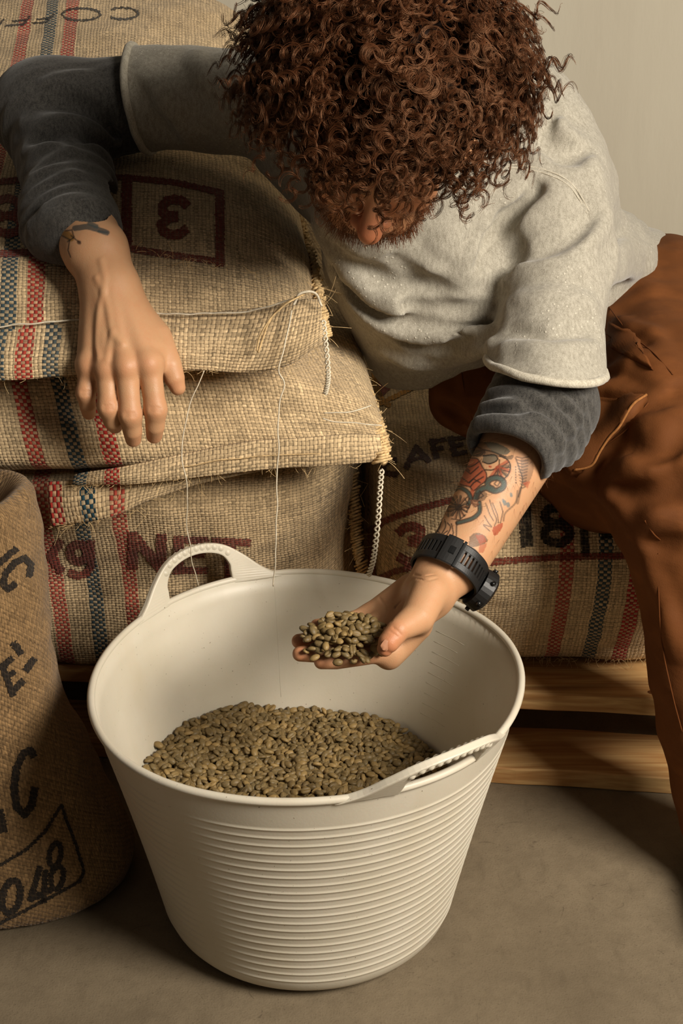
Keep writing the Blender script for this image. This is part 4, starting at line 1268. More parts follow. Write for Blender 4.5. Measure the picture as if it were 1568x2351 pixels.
def make_body():
    Vr, Fr = hand_right(); Vl, Fl = hand_left()
    Vh, Fh = surface(head_fn, HC - .19, HC + .19, 0.0019, 1)
    global HEADV
    HEADV = Vh
    Vt, Ft = surface(trunk_fn, [-.50, 1.25, -0.01], [.68, 2.15, 1.0], 0.009, 1)
    skin = np.array(lin(192, 148, 110)[:3])
    def cols(V): return np.tile(skin, (len(V), 1))
    def redden(V, col, c, r_, k, tint=(1.0, .62, .52)):
        w = np.exp(-((V - c) ** 2).sum(1) / r_ ** 2)[:, None] * k
        return col * (1 - w + w * np.array(tint))
    cr = cols(Vr)
    for f in 'prmi': cr = redden(Vr, cr, RH['tips'][f], .014, .40)
    for x, y in ((204, 838), (245, 845), (290, 842), (342, 835), (197, 902), (249, 935), (299, 952), (357, 940), (405, 890)):
        q = trace(RH['fn'], x, y)
        if q is not None: cr = redden(Vr, cr, q, .012, .22)
    # small swallow tattoo above the wrist
    X, Y = proj(Vr)
    def near(pts, w):
        dm = np.full(len(X), 1e9); pts = np.array(pts, float)
        for i in range(len(pts) - 1):
            ab = pts[i + 1] - pts[i]; t = np.clip(((X - pts[i][0]) * ab[0] + (Y - pts[i][1]) * ab[1]) / (ab @ ab + 1e-9), 0, 1)
            dm = np.minimum(dm, np.hypot(X - pts[i][0] - t * ab[0], Y - pts[i][1] - t * ab[1]))
        return np.clip((w / 2 - dm) / 1.5 + .5, 0, 1)[:, None]
    for pts, w, c in (([(172, 524), (200, 520), (222, 526), (245, 534)], 13, lin(58, 66, 66)), ([(205, 512), (222, 520)], 10, lin(66, 76, 76)), ([(226, 531), (246, 534)], 5, lin(58, 66, 66)),
                      ([(152, 538), (162, 546)], 18, lin(150, 108, 44)), ([(163, 541), (178, 553), (182, 556)], 3, lin(40, 34, 30)), ([(181, 556), (182, 557)], 9, lin(56, 40, 34)),
                      ([(140, 540), (160, 550), (156, 575), (162, 590)], 3, lin(40, 34, 30)), ([(150, 530), (165, 528), (170, 545), (155, 555)], 3, lin(40, 34, 30))):
        k = near(pts, w) * .85; cr = cr * (1 - k) + np.array(c[:3]) * k
    clr = cols(Vl)
    for x, y in ((738, 1519), (689, 1501), (686, 1472), (727, 1436), (884, 1489), (905, 1450), (830, 1512), (893, 1500)):
        q = trace(LH['fn'], x, y)
        if q is not None: clr = redden(Vl, clr, q, .016, .38)
    clr = tattoo_colours(Vl, clr)
    ch = cols(Vh) * np.array([1.0, .90, .84])
    ch = redden(Vh, ch, hp(0, .120, -.036), .030, .65, (1, .55, .46)); ch = redden(Vh, ch, hp(.045, .075, -.03), .03, .4); ch = redden(Vh, ch, hp(-.045, .075, -.03), .03, .4)
    q = (Vh - HC) @ HEAD_AX.T           # scalp under the curls
    m = ((q[:, 2] > .045) | (q[:, 1] < -.01)) & (q[:, 2] > -.07)
    ch[m] = lin(60, 38, 26)[:3]
    Vs = [Vr, Vl, Vh, Vt]; Fs = []; o = 0
    for v, f in zip(Vs, (Fr, Fl, Fh, Ft)):
        Fs.append(f + o); o += len(v)
    mesh_obj('body', np.vstack(Vs), np.vstack(Fs), M['skin'], man, col=np.vstack([cr, clr, ch, cols(Vt)]))
make_body()

# ---- finger nails that show
def nail(c, d, n, w, l):
    d = unit(d); n = unit(n - d * (n @ d)); s = np.cross(d, n)
    V = []; F = []
    K = 7
    for i in range(K):
        t = i / (K - 1)
        ww = w * math.sqrt(max(0.0, 1 - (2 * t - 1) ** 4)) * .5 + w * .12
        for j in range(5):
            q = (j - 2) / 2
            V.append(c + d * (t - .5) * l + s * q * ww + n * (-.0018 * q * q))
    for i in range(K - 1):
        for j in range(4): F.append((i * 5 + j, i * 5 + j + 1, i * 5 + 6 + j, i * 5 + 5 + j))
    mesh_obj('fingernail', V, F, M['nail'], man)
q = trace(LH['fn'], 887, 1482); th = LH['th']
if q is not None:
    nrm = unit(unit(CC - q) + np.array([.55, 0, .0])); nail(q + nrm * .0006, th[4] - th[2], nrm, .0078, .0115)

# ---- charcoal undershirt sleeves
def cut(d, p, c, n, k=.004):             # keep the side that n points away from
    return smax(d, (p - c) @ unit(n), k)
def ridge_pts(fn, pix, depth=0.004):
    t = trace_many(fn, [x for x, y in pix], [y for x, y in pix])
    q = [x + unit(x - CC) * depth for x in t if not np.isnan(x[0])]
    return cat_rom(q, max(6, 3 * len(q))) if len(q) > 1 else None
def folded(base, folds, amp=1.0):                 # add drapery folds: (pixels, radius, blend, +1 ridge / -1 groove)
    cs = []
    for pix, r_, k, sg in folds:
        r_ = r_ * amp
        c = ridge_pts(base, pix, r_ * .50 if sg > 0 else -r_ * .30)
        if c is not None: cs.append((c, r_, k, sg))
    def fn(p):
        d = base(p)
        for c, r_, k, sg in cs:
            m = near_box(p, c, r_ + k + .012)
            if not m.any(): continue
            n = len(c); rr = r_ * np.sin(np.linspace(.25, math.pi - .25, n)) ** .6
            e = chain(p[m], c, rr)
            d[m] = smin(d[m], e, k) if sg > 0 else smax(d[m], -e, k)
        return d
    return fn

def under_right(p):
    el = P(118, 258, 1.80)
    d = seg_d(p, P(420, 228, 1.80), el, .056, .060)
    d = smin(d, chain(p, [el, P(150, 390, 1.715), P(182, 530, 1.585)], (.060, .056, .050)), .03)
    d = smin(d, np.linalg.norm(p - P(72, 255, 1.795), axis=1) - .042, .03)
    d = smin(d, chain(p, [P(110, 490, 1.615), P(98, 535, 1.59)], (.030, .022)), .03)
    ax = unit(P(184, 535, 1.580) - P(150, 390, 1.715))
    c = P(184, 520, 1.588)
    ax = unit([ax[0] * .4 - .10, .42, ax[2]])
    d = smax(d, -np.maximum(-((p - c) @ ax), np.linalg.norm(p - (c + ax * .060), axis=1) - .078), .004)
    return d
def under_left(p):
    ax = unit(L_EL - L_WR)
    e = L_WR + ax * .175
    d = chain(p, [P(1258, 790, 1.550), P(1240, 895, 1.497), P(1206, 985, 1.458), P(1160, 1052, 1.415)], (.044, .0530, .0560, .0475))
    d = smin(d, seg_d(p, P(1272, 945, 1.497), P(1262, 985, 1.478), .050, .042), .03)
    c = P(1162, 1046, 1.420)
    d = cut(d, p, c, unit(P(1160, 1052, 1.415) - P(1205, 985, 1.452)), .003)
    n = unit(P(1160, 1052, 1.415) - P(1205, 985, 1.452))
    return smax(d, -seg_d(p, c - n * .012, c + n * .06, .040, .044), .003)
ur = folded(under_right, [([(130, 180), (200, 190), (258, 240)], .010, .014, 1), ([(110, 195), (190, 215), (262, 285)], .010, .014, 1), ([(60, 290), (160, 285), (262, 330)], .009, .016, 1),
    ([(90, 240), (190, 245), (262, 310)], .007, .014, -1), ([(60, 350), (160, 345), (265, 365)], .008, .016, 1), ([(80, 320), (170, 318), (262, 348)], .006, .014, -1), ([(70, 410), (170, 400), (268, 402)], .007, .016, 1), ([(110, 480), (200, 470), (275, 450)], .007, .015, 1), ([(75, 520), (130, 500), (180, 515)], .008, .014, 1)])
ARM_R = unit(P(184, 535, 1.580) - P(150, 390, 1.715)); ARM_L = unit(P(1160, 1052, 1.415) - P(1232, 905, 1.50))
def wrinkle(fn, c, ax, f, amp, seed, rng_):
    def g(p):
        a = (p - c) @ ax
        w = np.clip((rng_[1] - a) / .02, 0, 1) * np.clip((a - rng_[0]) / .03, 0, 1)
        return fn(p) + amp * w * np.sin(a * f + 2.4 * wob(p, 26, seed, 6)) * (.55 + .45 * wob(p, 34, seed + 1, 6))
    return g
ur = wrinkle(ur, P(150, 390, 1.715), ARM_R, 230, .0028, 81, (-.10, .16))
V, F = surface(ur, P(-40, 560, 1.53) - [.06, .03, .03], P(470, 100, 1.92) + [.03, .03, .03], 0.0026, 1)
mesh_obj('undershirt_sleeve', V, F, M['charcoal'], man)
ul = folded(under_left, [([(1115, 935), (1200, 925), (1310, 930)], .008, .012, 1), ([(1105, 960), (1200, 955), (1300, 990)], .007, .012, 1), ([(1095, 985), (1180, 985), (1280, 1030)], .006, .012, 1),
    ([(1110, 946), (1200, 940), (1305, 958)], .004, .010, -1), ([(1290, 905), (1310, 950), (1290, 1000)], .008, .012, 1), ([(1320, 900), (1325, 940), (1305, 985)], .008, .012, 1), ([(1130, 905), (1220, 902), (1330, 910)], .007, .012, 1), ([(1240, 945), (1290, 965), (1300, 985)], .006, .010, 1), ([(1220, 970), (1270, 1000), (1280, 1025)], .006, .010, 1), ([(1260, 915), (1305, 930)], .006, .010, 1)])
ul = wrinkle(ul, P(1232, 905, 1.50), ARM_L, 300, .0030, 83, (-.01, .11))
V, F = surface(ul, P(1060, 1120, 1.34) - [.02, .02, .02], P(1370, 780, 1.63) + [.02, .03, .02], 0.0024, 1)
mesh_obj('undershirt_sleeve', V, F, M['charcoal'], man)

# ---- sweatshirt
HEM_A, HEM_B = P(975, 880, 1.70), P(1550, 603, 2.00)
HEM_N = unit(np.cross(HEM_B - HEM_A, np.array([0.1, 1.0, -.02])))
if HEM_N @ (PELV - CHEST) < 0: HEM_N = -HEM_N
CUFF_R = (P(318, 228, 1.795), unit(P(255, 238, 1.80) - P(420, 214, 1.79)))
CUFF_L = (P(1252, 842, 1.520), unit([-.012, -.016, -.10]))
def shirt_base(p):
    d = seg_d(p, P(900, 440, 1.66), P(1010, 600, 1.72), .095, .128)
    d = smin(d, seg_d(p, P(1010, 600, 1.72), P(1010, 770, 1.755), .128, .065), .05)
    d = smin(d, seg_d(p, P(1110, 330, 1.78), P(1210, 430, 1.76), .106, .090), .07)
    d = smin(d, seg_d(p, P(1210, 430, 1.76), P(1330, 660, 1.90), .088, .098), .07)
    d = smin(d, seg_d(p, P(1010, 600, 1.74), P(1360, 690, 1.93), .115, .098), .06)
    d = smin(d, seg_d(p, P(1330, 640, 1.92), P(1525, 655, 2.04), .085, .074), .05)
    d = smin(d, seg_d(p, P(960, 800, 1.735), P(1180, 760, 1.80), .060, .09), .05)
    d = smin(d, seg_d(p, P(760, 330, 1.76), P(1130, 330, 1.78), .085, .10), .06)
    d = smin(d, seg_d(p, P(1000, 200, 1.76), P(1130, 195, 1.79), .060, .052), .05)        # collar at the nape
    d = cut(d, p, HEM_A, HEM_N, .006)
    # arms
    a = chain(p, [P(760, 290, 1.78), P(600, 243, 1.79), P(430, 225, 1.795), P(250, 232, 1.80)], (.072, .064, .0625, .064))
    a = cut(a, p, *CUFF_R, .004)
    a = smax(a, -seg_d(p, CUFF_R[0] - CUFF_R[1] * -.045, CUFF_R[0] + CUFF_R[1] * .10, .057, .057), .003)
    d = smin(d, a, .035)
    b = chain(p, [P(1250, 435, 1.70), P(1280, 560, 1.64), P(1266, 720, 1.58), P(1244, 930, 1.472)], (.078, .068, .0625, .069))
    b = cut(b, p, *CUFF_L, .004)
    b = smax(b, -seg_d(p, CUFF_L[0] + CUFF_L[1] * .056, CUFF_L[0] + CUFF_L[1] * .12, .059, .061), .003)
    return smin(d, b, .022)
shirt_folds = [
    # chest swags below the face
    ([(740, 520), (790, 590), (860, 660), (960, 690), (1080, 690)], .016, .022, 1), ([(760, 590), (840, 690), (960, 730), (1130, 735)], .012, .018, 1),
    ([(790, 640), (870, 730), (1000, 770), (1130, 760)], .011, .016, 1), ([(840, 700), (930, 770), (1060, 800), (1130, 775)], .011, .016, 1),
    ([(775, 600), (850, 705), (980, 748), (1130, 750)], .007, .014, -1), ([(870, 560), (930, 620), (1000, 640)], .016, .026, 1), ([(800, 560), (880, 640), (980, 668)], .010, .02, -1),
    ([(905, 600), (960, 650), (1040, 660)], .010, .02, -1), ([(1000, 520), (1060, 560), (1090, 620)], .012, .024, 1), ([(760, 500), (800, 545), (850, 575)], .012, .018, 1),
    ([(1080, 600), (1130, 510), (1210, 440)], .010, .016, 1), ([(930, 700), (1040, 715), (1130, 705)], .008, .012, -1), ([(1060, 560), (1110, 480), (1190, 420)], .010, .018, -1),
    # pulls from the armpit
    ([(1010, 560), (1080, 470), (1180, 400), (1260, 410)], .016, .026, 1), ([(1050, 640), (1120, 540), (1200, 460), (1290, 430)], .014, .022, 1),
    ([(1150, 600), (1190, 520), (1260, 470), (1300, 440)], .012, .018, 1), ([(1100, 610), (1150, 520), (1230, 440)], .009, .018, -1), ([(1165, 610), (1240, 600), (1330, 560), (1385, 500)], .013, .018, 1),
    ([(1160, 585), (1230, 580), (1310, 540), (1370, 480)], .008, .014, -1), ([(1160, 640), (1165, 600), (1180, 560)], .012, .014, -1), ([(1175, 640), (1260, 640), (1350, 600)], .011, .018, 1),
    # shoulder and back
    ([(1190, 130), (1240, 200), (1240, 270), (1200, 330)], .016, .02, 1), ([(1200, 110), (1262, 190), (1268, 270), (1215, 350)], .007, .014, -1), ([(1290, 300), (1340, 380), (1370, 470)], .012, .022, 1),
    ([(1210, 370), (1280, 380), (1340, 430)], .009, .016, 1), ([(1250, 330), (1300, 350), (1350, 340)], .010, .02, -1),
    # waist behind the arm
    ([(1410, 580), (1440, 565), (1480, 575)], .009, .014, 1), ([(1405, 612), (1450, 592), (1495, 592)], .009, .013, 1), ([(1400, 640), (1450, 620), (1490, 612)], .008, .013, 1),
    # sleeves
    ([(450, 130), (470, 170), (520, 200)], .010, .014, 1), ([(440, 150), (480, 200), (505, 270)], .008, .014, 1), ([(510, 140), (540, 200), (530, 300)], .010, .016, 1), ([(330, 160), (380, 230), (420, 310)], .008, .018, 1), ([(300, 190), (350, 270), (400, 320)], .006, .014, -1),
    ([(1180, 700), (1250, 690), (1350, 700)], .009, .02, 1), ([(1170, 760), (1270, 770), (1360, 750)], .008, .02, -1), ([(1160, 800), (1260, 810), (1365, 800)], .007, .018, 1),
    # hanging belly part
    ([(880, 800), (950, 830), (1060, 815), (1130, 790)], .009, .016, 1), ([(900, 770), (1000, 800), (1130, 770)], .007, .016, -1)]
sh0 = folded(shirt_base, shirt_folds, 1.28)
WAIST = P(1450, 600, 1.97)
def sh(p):
    w = np.exp(-((p - WAIST) ** 2).sum(1) / .085 ** 2)
    a = (p - WAIST) @ HEM_N
    return sh0(p) + .0014 * wob(p, 55, 61, 7) + .0007 * wob(p, 130, 62, 6) + .0058 * w * np.sin(a * 170 + 1.8 * wob(p, 20, 63, 6))
V, F = surface(sh, [-.32, 1.40, .42], [.52, 2.16, 1.02], 0.0036, 1)
V += 0
shirt = mesh_obj('sweatshirt', V, F, M['grey'], man)
def ring_on(fn, c, n, r0, num=72, axis_off=0.0):
    n = unit(n); a = unit(np.cross(n, [0.3, 0.2, 1.0])); b = np.cross(n, a); pts = []
    for k in range(num):
        th_ = 2 * math.pi * k / num; dr = math.cos(th_) * a + math.sin(th_) * b
        lo_, hi_ = r0 * .4, r0 * 1.8
        for _ in range(26):
            m_ = (lo_ + hi_) / 2
            if fn((c + dr * m_)[None])[0] < 0: lo_ = m_
            else: hi_ = m_
        pts.append(c + dr * lo_ + n * axis_off)
    return np.array(pts)
def solid_arm(pts, rr): return lambda p: chain(p, pts, rr)
rA = ring_on(solid_arm([P(430, 225, 1.795), P(250, 232, 1.80)], (.0625, .064)), CUFF_R[0], CUFF_R[1], .063, axis_off=-.002)
rB = ring_on(solid_arm([P(1266, 720, 1.58), P(1244, 930, 1.472)], (.0625, .069)), CUFF_L[0], CUFF_L[1], .065, axis_off=-.002)
for r_ in (rA, rB):
    V, F = tube(r_ + .0008 * np.c_[wob(r_, 120, 1), wob(r_, 120, 2), wob(r_, 120, 3)], 0.0050, 8, closed=True)
    mesh_obj('rolled_cuff', V, F, M['greyrib'], shirt)
def seam_line(fn, pix, parent, mat, rad=.0011, n=40, off=-.0006):
    q = trace_many(fn, [x for x, y in pix], [y for x, y in pix]); q = [x for x in q if not np.isnan(x[0])]
    if len(q) < 2: return
    q = cat_rom(q, n); q = q - np.array([unit(CC - x) for x in q]) * .0003
    V, F = tube(q, rad, 5)
    mesh_obj('seam', V, F, mat, parent)
seam_line(sh, [(1168, 385), (1205, 388), (1250, 398), (1290, 415), (1318, 440), (1348, 490)], shirt, M['greyrib'], .0010)
seam_line(sh, [(1172, 378), (1207, 381), (1253, 391), (1294, 408), (1324, 436), (1352, 484)], shirt, M['greyrib'], .0010)

# ---- trousers
def trouser_base(p):
    d = seg_d(p, P(1440, 740, 1.97), P(1545, 705, 2.05), .105, .085)
    d = smin(d, seg_d(p, P(1470, 790, 1.95), P(1580, 770, 1.97), .125, .125), .05)
    d = smin(d, chain(p, [P(1480, 770, 1.93), P(1540, 940, 1.66), P(1588, 1130, 1.47)], (.130, .112, .092)), .05)
    d = smin(d, chain(p, [P(1588, 1130, 1.47), P(1600, 1300, 1.44), P(1640, 1600, 1.40), P(1690, 1900, 1.375)], (.086, .074, .070, .064)), .03)
    d = smin(d, chain(p, [P(1380, 800, 1.90), P(1230, 865, 1.78), P(1090, 890, 1.70)], (.115, .082, .055)), .05)
    d = smin(d, seg_d(p, P(1240, 960, 1.68), P(1390, 1050, 1.60), .070, .090), .06)      # cargo pocket bulge
    d = smin(d, seg_d(p, P(1095, 895, 1.71), P(1300, 980, 1.80), .052, .06), .04)        # folded shin
    d = cut(d, p, HEM_A - HEM_N * .075, -HEM_N, .01)
    return cut(d, p, np.array([0, 0, .055]), np.array([0, 0, -1.0]), .004)
tr_folds = [
    ([(1395, 720), (1440, 760), (1500, 780), (1560, 870)], .010, .014, 1), ([(1390, 800), (1460, 830), (1530, 880)], .012, .02, 1), ([(1390, 850), (1450, 850), (1520, 900)], .009, .016, 1),
    ([(1300, 905), (1390, 900), (1490, 922)], .012, .014, 1), ([(1490, 925), (1430, 990), (1350, 1050), (1320, 1098)], .010, .012, 1), ([(1310, 930), (1380, 985), (1400, 1010)], .009, .012, 1), ([(1330, 925), (1420, 930), (1470, 940)], .010, .014, -1),
    ([(1300, 960), (1345, 990), (1385, 1005)], .006, .010, -1), ([(1260, 1050), (1330, 1100), (1420, 1150), (1480, 1240)], .012, .018, 1), ([(1400, 1080), (1480, 1090), (1560, 1060)], .014, .024, 1), ([(1420, 1120), (1500, 1140), (1568, 1110)], .010, .02, -1),
    ([(1480, 1200), (1520, 1190), (1568, 1200)], .010, .016, 1), ([(1490, 1250), (1530, 1260), (1568, 1250)], .009, .014, -1), ([(1500, 1300), (1530, 1400), (1560, 1500)], .008, .016, 1),
    ([(1060, 830), (1066, 890), (1085, 970)], .007, .010, 1), ([(1000, 890), (1040, 920), (1060, 980)], .010, .016, 1), ([(1010, 930), (1050, 950), (1090, 990)], .008, .014, -1),
    ([(1440, 960), (1500, 980), (1560, 960)], .010, .02, 1), ([(1450, 1030), (1510, 1030), (1568, 1000)], .009, .02, -1)]
tr0 = folded(trouser_base, tr_folds, 1.2)
def tr(p): return tr0(p) + .0030 * wob(p * [1, 1, 1.5], 48, 71, 8) + .0012 * wob(p, 120, 72, 7)
V, F = surface(tr, [.05, 1.24, .05], [.72, 2.20, .72], 0.0040, 1)
pants = mesh_obj('trousers', V, F, M['pants'], man)
M['stitch'] = plain('trouser_stitch', lin(96, 55, 26), 0.8, 0.1)
seam_line(tr, [(1512, 1270), (1512, 1360), (1520, 1480), (1545, 1600), (1566, 1680)], pants, M['stitch'], .0008)
seam_line(tr, [(1395, 700), (1420, 735), (1450, 770), (1500, 810), (1545, 860)], pants, M['stitch'], .0009)
seam_line(tr, [(1488, 925), (1440, 985), (1360, 1045), (1322, 1096)], pants, M['stitch'], .0010)
seam_line(tr, [(1480, 1195), (1500, 1225), (1516, 1240)], pants, M['stitch'], .0010)
seam_line(tr, [(1058, 832), (1064, 890), (1086, 968)], pants, M['stitch'], .0009)
def draped_patch(fn, quad, name, lift, nu=26, nv=20, seed=0):
    A, B, C_, D = [np.array(q, float) for q in quad]
    G = np.full((nu, nv, 3), np.nan)
    a, b = np.meshgrid(np.linspace(0, 1, nu), np.linspace(0, 1, nv), indexing='ij'); a = a[..., None]; b = b[..., None]
    q = A * (1 - a) * (1 - b) + B * a * (1 - b) + C_ * a * b + D * (1 - a) * b
    G = trace_many(fn, q[..., 0].ravel(), q[..., 1].ravel()).reshape(nu, nv, 3)
    if np.isnan(G).any(): return None
    for _ in range(3): G[1:-1, 1:-1] = (G[:-2, 1:-1] + G[2:, 1:-1] + G[1:-1, :-2] + G[1:-1, 2:]) / 4
    n = np.cross(np.gradient(G, axis=0), np.gradient(G, axis=1)); n /= np.linalg.norm(n, axis=2)[:, :, None]
    if ((CC - G) * n).sum() < 0: n = -n
    a = np.linspace(0, 1, nu)[:, None]; b = np.linspace(0, 1, nv)[None]
    bulge = lift * (.35 + .65 * np.sin(a * math.pi * .55)) + .0030 * wob(G.reshape(-1, 3), 70, seed).reshape(nu, nv)
    top = G + n * bulge[:, :, None]; bot = G - n * .004
    idx = np.arange(nu * nv).reshape(nu, nv); o = nu * nv; F = []
    for i in range(nu - 1):
        for j in range(nv - 1):
            q = [int(x) for x in (idx[i, j], idx[i + 1, j], idx[i + 1, j + 1], idx[i, j + 1])]
            F.append(tuple(q)); F.append(tuple(x + o for x in q[::-1]))
    rim_ = [int(x) for x in list(idx[:, 0]) + list(idx[-1, 1:]) + list(idx[::-1, -1][1:]) + list(idx[0, ::-1][1:-1])]
    for k in range(len(rim_)):
        p0, p1 = rim_[k], rim_[(k + 1) % len(rim_)]; F.append((p0, p0 + o, p1 + o, p1))
    ob = mesh_obj(name, np.vstack([top.reshape(-1, 3), bot.reshape(-1, 3)]), F, M['pants'], pants)
    if name != 'cargo_pocket': return ob
    V_, F_ = tube(cat_rom(top[-1, ::3], 40), .0016, 6)
    mesh_obj('piping', V_, F_, plain('pocket_piping', lin(150, 100, 56), .8, .1, 300, .2), ob)
    return ob
draped_patch(tr, [(1292, 905), (1488, 922), (1324, 1096), (1262, 1010)], 'cargo_pocket', .012, seed=91)
draped_patch(tr, [(1396, 735), (1452, 770), (1500, 850), (1404, 800)], 'pocket_flap', .006, 14, 12, seed=92)
# boot on the floor
def boot(p):
    d = seg_d(p, L_AN, L_AN + [0, 0, -.06], .058, .052)
    d = smin(d, seg_d(p, [L_AN[0], L_AN[1] + .03, .045], [L_TOE[0], L_TOE[1], .038], .045, .036), .03)
    return cut(d, p, np.array([0, 0, .001]), np.array([0, 0, -1.0]), .003)
V, F = surface(boot, [L_AN[0] - .12, L_TOE[1] - .07, -.01], [L_AN[0] + .10, L_AN[1] + .14, .2], 0.004, 1)
mesh_obj('boot', V, F, plain('dark_leather', lin(48, 36, 28), .5, .4), man)
# ---- hair
def hair_curves(name, strands, radius, mat, parent):
    n = len(strands); sizes = [len(s) for s in strands]
    hc = bpy.data.hair_curves.new(name)
    hc.add_curves(sizes)
    pts = np.vstack(strands).astype(np.float32)
    hc.attributes['position'].data.foreach_set('vector', pts.ravel()) if 'position' in hc.attributes else None
    rad = hc.attributes.get('radius') or hc.attributes.new('radius', 'FLOAT', 'POINT')
    rr = np.concatenate([radius * np.linspace(1, .45, k) for k in sizes]).astype(np.float32)
    rad.data.foreach_set('value', rr)
    hc.materials.append(mat)
    o = bpy.data.objects.new(name, hc); COL.objects.link(o); o.parent = parent
    return o

def make_hair():
    r = np.random.default_rng(5)
    # inner dark volume that the curls grow out of
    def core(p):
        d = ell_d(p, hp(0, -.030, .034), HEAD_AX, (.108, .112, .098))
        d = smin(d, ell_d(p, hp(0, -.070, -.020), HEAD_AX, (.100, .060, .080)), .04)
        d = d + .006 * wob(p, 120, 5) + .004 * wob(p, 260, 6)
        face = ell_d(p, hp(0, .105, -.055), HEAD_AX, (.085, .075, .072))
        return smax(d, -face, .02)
    V, F = surface(core, HC - .2, HC + .2, 0.003, 1)
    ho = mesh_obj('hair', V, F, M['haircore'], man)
    strands = []
    N = 1400
    cnt = 0
    c0 = hp(0, -.022, .030)
    while cnt < N:
        v = unit(r.normal(size=3))
        if v[1] > .15 and v[2] < .16 + .12 * max(0, .5 - abs(v[0])): continue      # not on the face
        if v[2] < -.60: continue
        root = hp(v[0] * .086, -.020 + v[1] * .094, .026 + v[2] * .086)
        nw = unit(HR * v[0] + HF * v[1] + HU * v[2])
        L = .056 + .052 * r.random()
        rad_ = .0052 + .0052 * r.random() ** 1.5
        turns = L / (.012 + .010 * r.random())
        rnd = unit(r.normal(size=3))
        grav = np.array([0, 0, -1.0])
        npt = int(14 + turns * 11)
        t = np.linspace(0, 1, npt)
        bend = .30 + .5 * r.random()
        dirs = nw[None] * (1 - .8 * t)[:, None] + grav[None] * (bend * t)[:, None] + rnd[None] * (.55 * t)[:, None]
        dirs /= np.linalg.norm(dirs, axis=1)[:, None]
        path = root + np.cumsum(dirs * (L / npt), axis=0)
        a = unit(np.cross(nw, rnd)); b = np.cross(nw, a)
        ph0 = r.random() * 6.28; hand = 1 if r.random() < .5 else -1
        env = np.clip(t * 2.6, .12, 1) * (1 - .30 * t)
        qe = HEAD_AX @ (path[-1] - hp(0, .112, -.054))
        if (qe[0] / .064) ** 2 + (qe[1] / .075) ** 2 + (qe[2] / .062) ** 2 < 1: continue
        for k in range(13):
            j = r.normal(size=3) * .0007; ph = ph0 + r.normal() * .13; rk = rad_ * (1 + .09 * r.normal())
            w = hand * t * turns * 2 * math.pi * (1 + .008 * r.normal()) + ph
            s = path + (np.cos(w)[:, None] * a + np.sin(w)[:, None] * b) * (rk * env)[:, None] + j[None] * (0.3 + t)[:, None]
            strands.append(s[:int(npt * (.82 + .18 * r.random()))])
        cnt += 1
    # flyaways
    for _ in range(420):
        v = unit(r.normal(size=3))
        if v[1] > .3 and v[2] < .3: continue
        if v[2] < -.5: continue
        nw = unit(HR * v[0] + HF * v[1] + HU * v[2]); root = hp(v[0] * .112, -.022 + v[1] * .112, .030 + v[2] * .106)
        n_ = 22; t = np.linspace(0, 1, n_); L = .015 + .03 * r.random(); q = unit(r.normal(size=3)); a = unit(np.cross(nw, q)); b = np.cross(nw, a)
        w = t * (4 + 8 * r.random()) + r.random() * 6
        strands.append(root + nw * (L * t)[:, None] + q * (L * .4 * t * t)[:, None] + (np.cos(w)[:, None] * a + np.sin(w)[:, None] * b) * (.006 * t)[:, None])
    hair_curves('hair_curls', strands, .00030, M['hair'], ho)
    # beard, moustache and brows
    q = (HEADV - HC) @ HEAD_AX.T
    ax_ = np.abs(q[:, 0]); u = q[:, 2]
    zone = (q[:, 1] > -.012) & (u > -.125) & ((u < -.074) | ((ax_ > .046) & (u < -.036 - .25 * (ax_ - .046))) | ((u > -.062) & (u < -.050) & (ax_ < .036) & (q[:, 1] > .07)))
    pk = HEADV[zone]; pk = pk[r.permutation(len(pk))[:3400]]
    e = .0015
    g = np.stack([head_fn(pk + e * k) - head_fn(pk - e * k) for k in np.eye(3)], 1); g /= np.linalg.norm(g, axis=1)[:, None]
    bs = []
    for p, gg in zip(pk, g):
        L = .006 + .010 * r.random(); d = unit(gg * .55 - HU * .9 + r.normal(size=3) * .3)
        t = np.linspace(0, 1, 6)[:, None]
        bs.append(p + d * L * t - HU * L * .25 * t * t + gg * .0005)
    hair_curves('beard', bs, .00028, M['beard'], man)
    ah = []
    for fn_, ax0, ax1, ctr, num in ((LH['fn'], L_WR, L_EL, None, 260),):
        ax = unit(L_EL - L_WR)
        tt = r.uniform(.05, .19, num); c = L_WR + ax * tt[:, None]; dr = r.normal(size=(num, 3)); dr -= ax * (dr @ ax)[:, None]; dr /= np.linalg.norm(dr, axis=1)[:, None]
        R_ = bisect_r(fn_, c, dr, .01, .07)
        for c1, d1, r1 in zip(c, dr, R_):
            if d1 @ unit(CC - c1) < -.3: continue
            p = c1 + d1 * r1; d = unit(-ax * .9 + d1 * .35 + r.normal(size=3) * .3); L = .006 + .007 * r.random()
            t = np.linspace(0, 1, 5)[:, None]; ah.append(p + d * L * t + d1 * .0015 * t * t)
    hair_curves('arm_hair', ah, .00010, M['armhair'], man)
make_hair()

